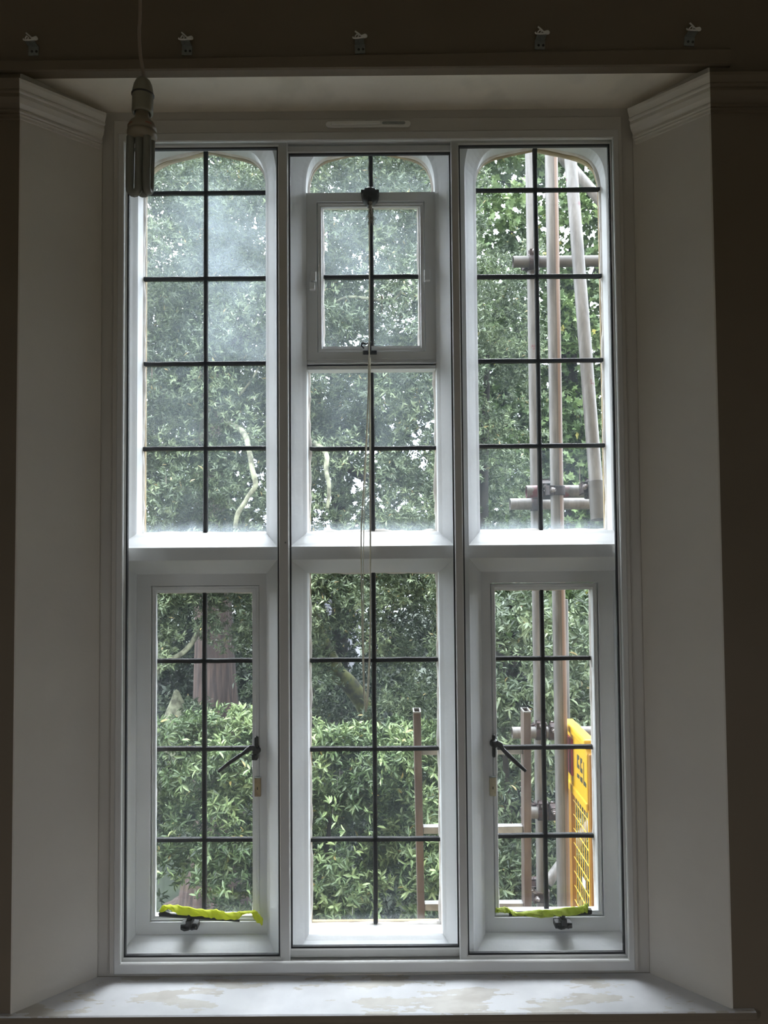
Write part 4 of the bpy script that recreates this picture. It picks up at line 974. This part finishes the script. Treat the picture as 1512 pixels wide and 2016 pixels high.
# the leaves that show largest, one object each
g = random.Random(9); me = bpy.data.meshes.new('leaf'); tv, tf = LEAF6
me.from_pydata([tuple(p*np.array([.072, .023, .072])) for p in tv], [], tf.tolist()); me.materials.append(MT['laurel_leaf'])
mes = []
for tt in (.25, .45, .62, .82, 1.0):
    m_ = me.copy(); a_ = m_.attributes.new('tint', 'FLOAT', 'FACE'); a_.data.foreach_set('value', [tt]*2); mes.append(m_)
cnt = 0
while cnt < 300:
    u, v = g.uniform(300, 870), g.uniform(1440, 1815)
    p = at(u, v, g.uniform(3.45, 3.75)); q = Vector((g.gauss(0, 1), g.gauss(-.3, .6), g.gauss(.5, .6))).normalized()
    for _ in range(5):
        l = bpy.data.objects.new('leaf', mes[min(4, int(g.random()**1.3*4.06))]); C.objects.link(l); l.parent = lau
        dd = (q.orthogonal().normalized()); dd.rotate(Matrix.Rotation(g.uniform(0, 6.28), 3, q)); dd = (dd+q*.5).normalized()
        sd = q.cross(dd).normalized(); nn = dd.cross(sd)
        rm = Matrix((dd, sd, nn)).transposed().to_4x4(); rm.translation = Vector(p)-Vector(WO[lau.name]); l.matrix_local = rm; l.scale = (g.uniform(.7, 1.1),)*3
        cnt += 1
# lower right shrub
c5 = scatter(900, 1330, 1180, 1960, 3.6, 5.6, 190, .18, .30, 7, [(1128, 1375, 9), (1005, 1195, 9)], soft=.3)
V, Fc, t = leaves(c5, 30, .075, .024, LEAF6, 7, 8)
V, Fc, t = prune(V, Fc, t, 6, [(1128, 1375, 9), (1005, 1195, 10), (980, 1215, 7)])
tree('evergreen_shrub', 'dark evergreen shrub behind the ladder and the lower right light', (at(1080, 1700, 4.5)[0], 4.6, GZ), (V, Fc, t), [
    ('stem', [(at(1080, 1700, 4.5)[0]+dx, 4.6, GZ), A(1080+240*dx, 1800, 4.6), A(1080+300*dx, 1400, 4.5)], [.06, .05, .015], 'bark') for dx in (-.3, .4)], 'shrub', 'oak_leaf')
# maple on the right
c6 = scatter(880, 1330, 215, 1250, 8.0, 10.5, 520, .35, .6, 9, soft=.3)
V, Fc, t = leaves(c6, 32, .105, .088, MAPLE, 5, 10, up=.6)
V, Fc, t = prune(V, Fc, t, 10, GAPS)
xm = at(1140, 1000, 9.4)[0]
tree('maple_tree', 'fresh green broad-leaved tree with sky gaps behind the scaffold', (xm, 9.5, GZ), (V, Fc, t), [
    ('trunk', [(xm, 9.6, GZ), (xm, 9.5, 0), A(1120, 700, 9.4), A(1145, 300, 9.4)], [.22, .18, .12, .06], 'bark'),
    ('bough', [A(1120, 720, 9.4), A(1165, 560, 9.2), A(1190, 480, 9.1)], [.08, .05, .03], 'bark'), ('bough', [A(1125, 640, 9.4), A(1040, 520, 9.3), A(1000, 440, 9.2)], [.06, .04, .02], 'bark')], 'tree', 'maple_leaf')
c7 = scatter(900, 1060, 480, 1200, 6.2, 7.6, 90, .2, .34, 12, soft=.5)
V, Fc, t = leaves(c7, 40, .06, .018, LEAF4, 7, 13); V, Fc, t = prune(V, Fc, t, 4, GAPS)
xs_ = at(950, 1000, 6.8)[0]
tree('young_holm_oak', 'slim grey-green oak at the left edge of the upper right light', (xs_, 6.9, GZ), (V, Fc, t), [('trunk', [(xs_, 6.9, GZ), (xs_, 6.9, -.5), A(960, 700, 6.9)], [.1, .08, .03], 'bark')], 'tree', 'oak_leaf')
# redwood trunk
xr = at(425, 1320, 12)[0]; zt_ = 4.0
m = MB(); n = 96; rings = []; prof = [(GZ, .95), (at(420, 1790, 12)[2], .62), (at(420, 1700, 12)[2], .50), (at(420, 1500, 12)[2], .40), (at(420, 1400, 12)[2], .37), (at(420, 1265, 12)[2], .31), (at(420, 900, 12)[2], .27), (zt_, .16)]
rr = random.Random(5); ph = [(rr.randint(9, 34), rr.uniform(0, 6.3), rr.uniform(.012, .03)) for _ in range(7)]
zz = np.linspace(GZ, zt_, 60)
for z in zz:
    r0 = np.interp(z, [p[0] for p in prof], [p[1] for p in prof]); xo = xr-.12*max(0, (z-at(420, 1400, 12)[2]))*.2
    rings.append([(xo+math.cos(a)*r0*(1+sum(h*abs(math.sin(k*a/2+p+.25*math.sin(z*2+p))) for k, p, h in ph)), 12+math.sin(a)*r0*(1+sum(h*abs(math.sin(k*a/2+p+.25*math.sin(z*2+p))) for k, p, h in ph)), z) for a in np.linspace(0, 2*math.pi, n, endpoint=False)])
for A_, B_ in zip(rings, rings[1:]): m.add(A_+B_, [(q, (q+1) % n, n+(q+1) % n, n+q) for q in range(n)], True)
rw = m.build('redwood_trunk', 'redwood', origin=(xr, 12, GZ)); tag(rw, 'thick reddish-brown furrowed tree trunk seen through the lower left light', 'tree trunk')
# mossy leaning trunk behind the middle light and the lichened stump on the left
tr_ = MB().tube(smooth([A(760, 1500, 6.9), A(725, 1405, 6.9), A(690, 1350, 6.9), A(655, 1310, 6.95), A(600, 1180, 7.1)], 6), [.10]*25, 12).build('mossy_trunk', 'moss', origin=A(760, 1500, 6.9))
tag(tr_, 'slanting mossy tree limb in the dark behind the lower middle light', 'tree trunk')
m = MB(); c = at(347, 1400, 5.6); pr = [(.13, -.5), (.13, -.3), (.12, -.06), (.085, .05), (.05, .13), (.028, .19), (0, .215)]
n = 20; rings = [[(c[0]+math.cos(a)*r*(1+.12*math.sin(3*a+h*9)), 5.6+math.sin(a)*r*(1+.12*math.cos(2*a+h*7)), c[2]+h) for a in np.linspace(0, 2*math.pi, n, endpoint=False)] for r, h in pr]
for A_, B_ in zip(rings, rings[1:]): m.add(A_+B_, [(q, (q+1) % n, n+(q+1) % n, n+q) for q in range(n)], True)
tag(m.build('lichened_stump', 'lichen'), 'pointed lichen-covered stump rising from leaves in the lower left light', 'stump')
# dark wood beyond
def far(u0, u1, v0, v1, Y0, Y1, n, seed, name, label, L=.15, nper=26, gaps=GAPS):
    cc = scatter(u0, u1, v0, v1, Y0, Y1, n, .45, .8, seed)
    V, Fc, t = leaves(cc, nper, L, L*.5, LEAF4, 7, seed+50); V, Fc, t = prune(V, Fc, t, 4, gaps)
    x = cc[:, 0].mean(); y = (Y0+Y1)/2
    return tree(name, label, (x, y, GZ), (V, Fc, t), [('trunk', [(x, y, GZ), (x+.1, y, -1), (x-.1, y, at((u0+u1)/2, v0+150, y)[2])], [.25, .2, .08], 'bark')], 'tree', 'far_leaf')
RW = [(425, 1325, 44), (420, 1290, 30)]
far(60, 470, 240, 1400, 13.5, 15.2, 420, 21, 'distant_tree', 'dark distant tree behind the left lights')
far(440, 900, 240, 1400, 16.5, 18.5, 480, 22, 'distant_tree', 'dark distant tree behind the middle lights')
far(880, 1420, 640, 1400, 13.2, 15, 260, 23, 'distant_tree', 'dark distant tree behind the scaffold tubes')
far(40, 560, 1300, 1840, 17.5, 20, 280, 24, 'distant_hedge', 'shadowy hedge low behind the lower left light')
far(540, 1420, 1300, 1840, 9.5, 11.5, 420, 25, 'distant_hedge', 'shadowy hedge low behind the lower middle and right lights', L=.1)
# house glimpsed through the leaves
YH = 30; hs = empty('distant_house', (at(650, 1200, YH)[0], YH+3, GZ)); tag(hs, 'pale rendered house glimpsed through the leaves of the lower middle light', 'house')
a, b = at(560, 1240, YH), at(700, 1165, YH)
MB().box((a[0], YH, GZ), (b[0], YH+5, b[2])).build('wall', 'render', hs)
m = MB(); m.prism([(a[0]-.3, b[2]), (b[0]+.3, b[2]), ((a[0]+b[0])/2, b[2]+1.3)], YH-.3, YH+5.3); m.build('roof', 'slate', hs)
for k in range(5): MB().box((a[0], YH-.03, b[2]-.25-.3*k), (b[0], YH, b[2]-.22-.3*k)).build('board_joint', 'slate', hs)
a, b = at(985, 1240, YH+2), at(1040, 1180, YH+2)
h2 = empty('distant_cottage', (a[0], YH+4, GZ)); tag(h2, 'pink tiled roof glimpsed through leaves in the lower right light', 'house')
MB().box((a[0], YH+2, GZ), (b[0], YH+6, a[2]+.35)).build('wall', 'render', h2)
MB().prism([(a[0]-.3, a[2]+.35), (b[0]+.3, a[2]+.35), (b[0]-.1, b[2]), (a[0]+.1, b[2])], YH+1.7, YH+6.3).build('roof', 'tileroof', h2)
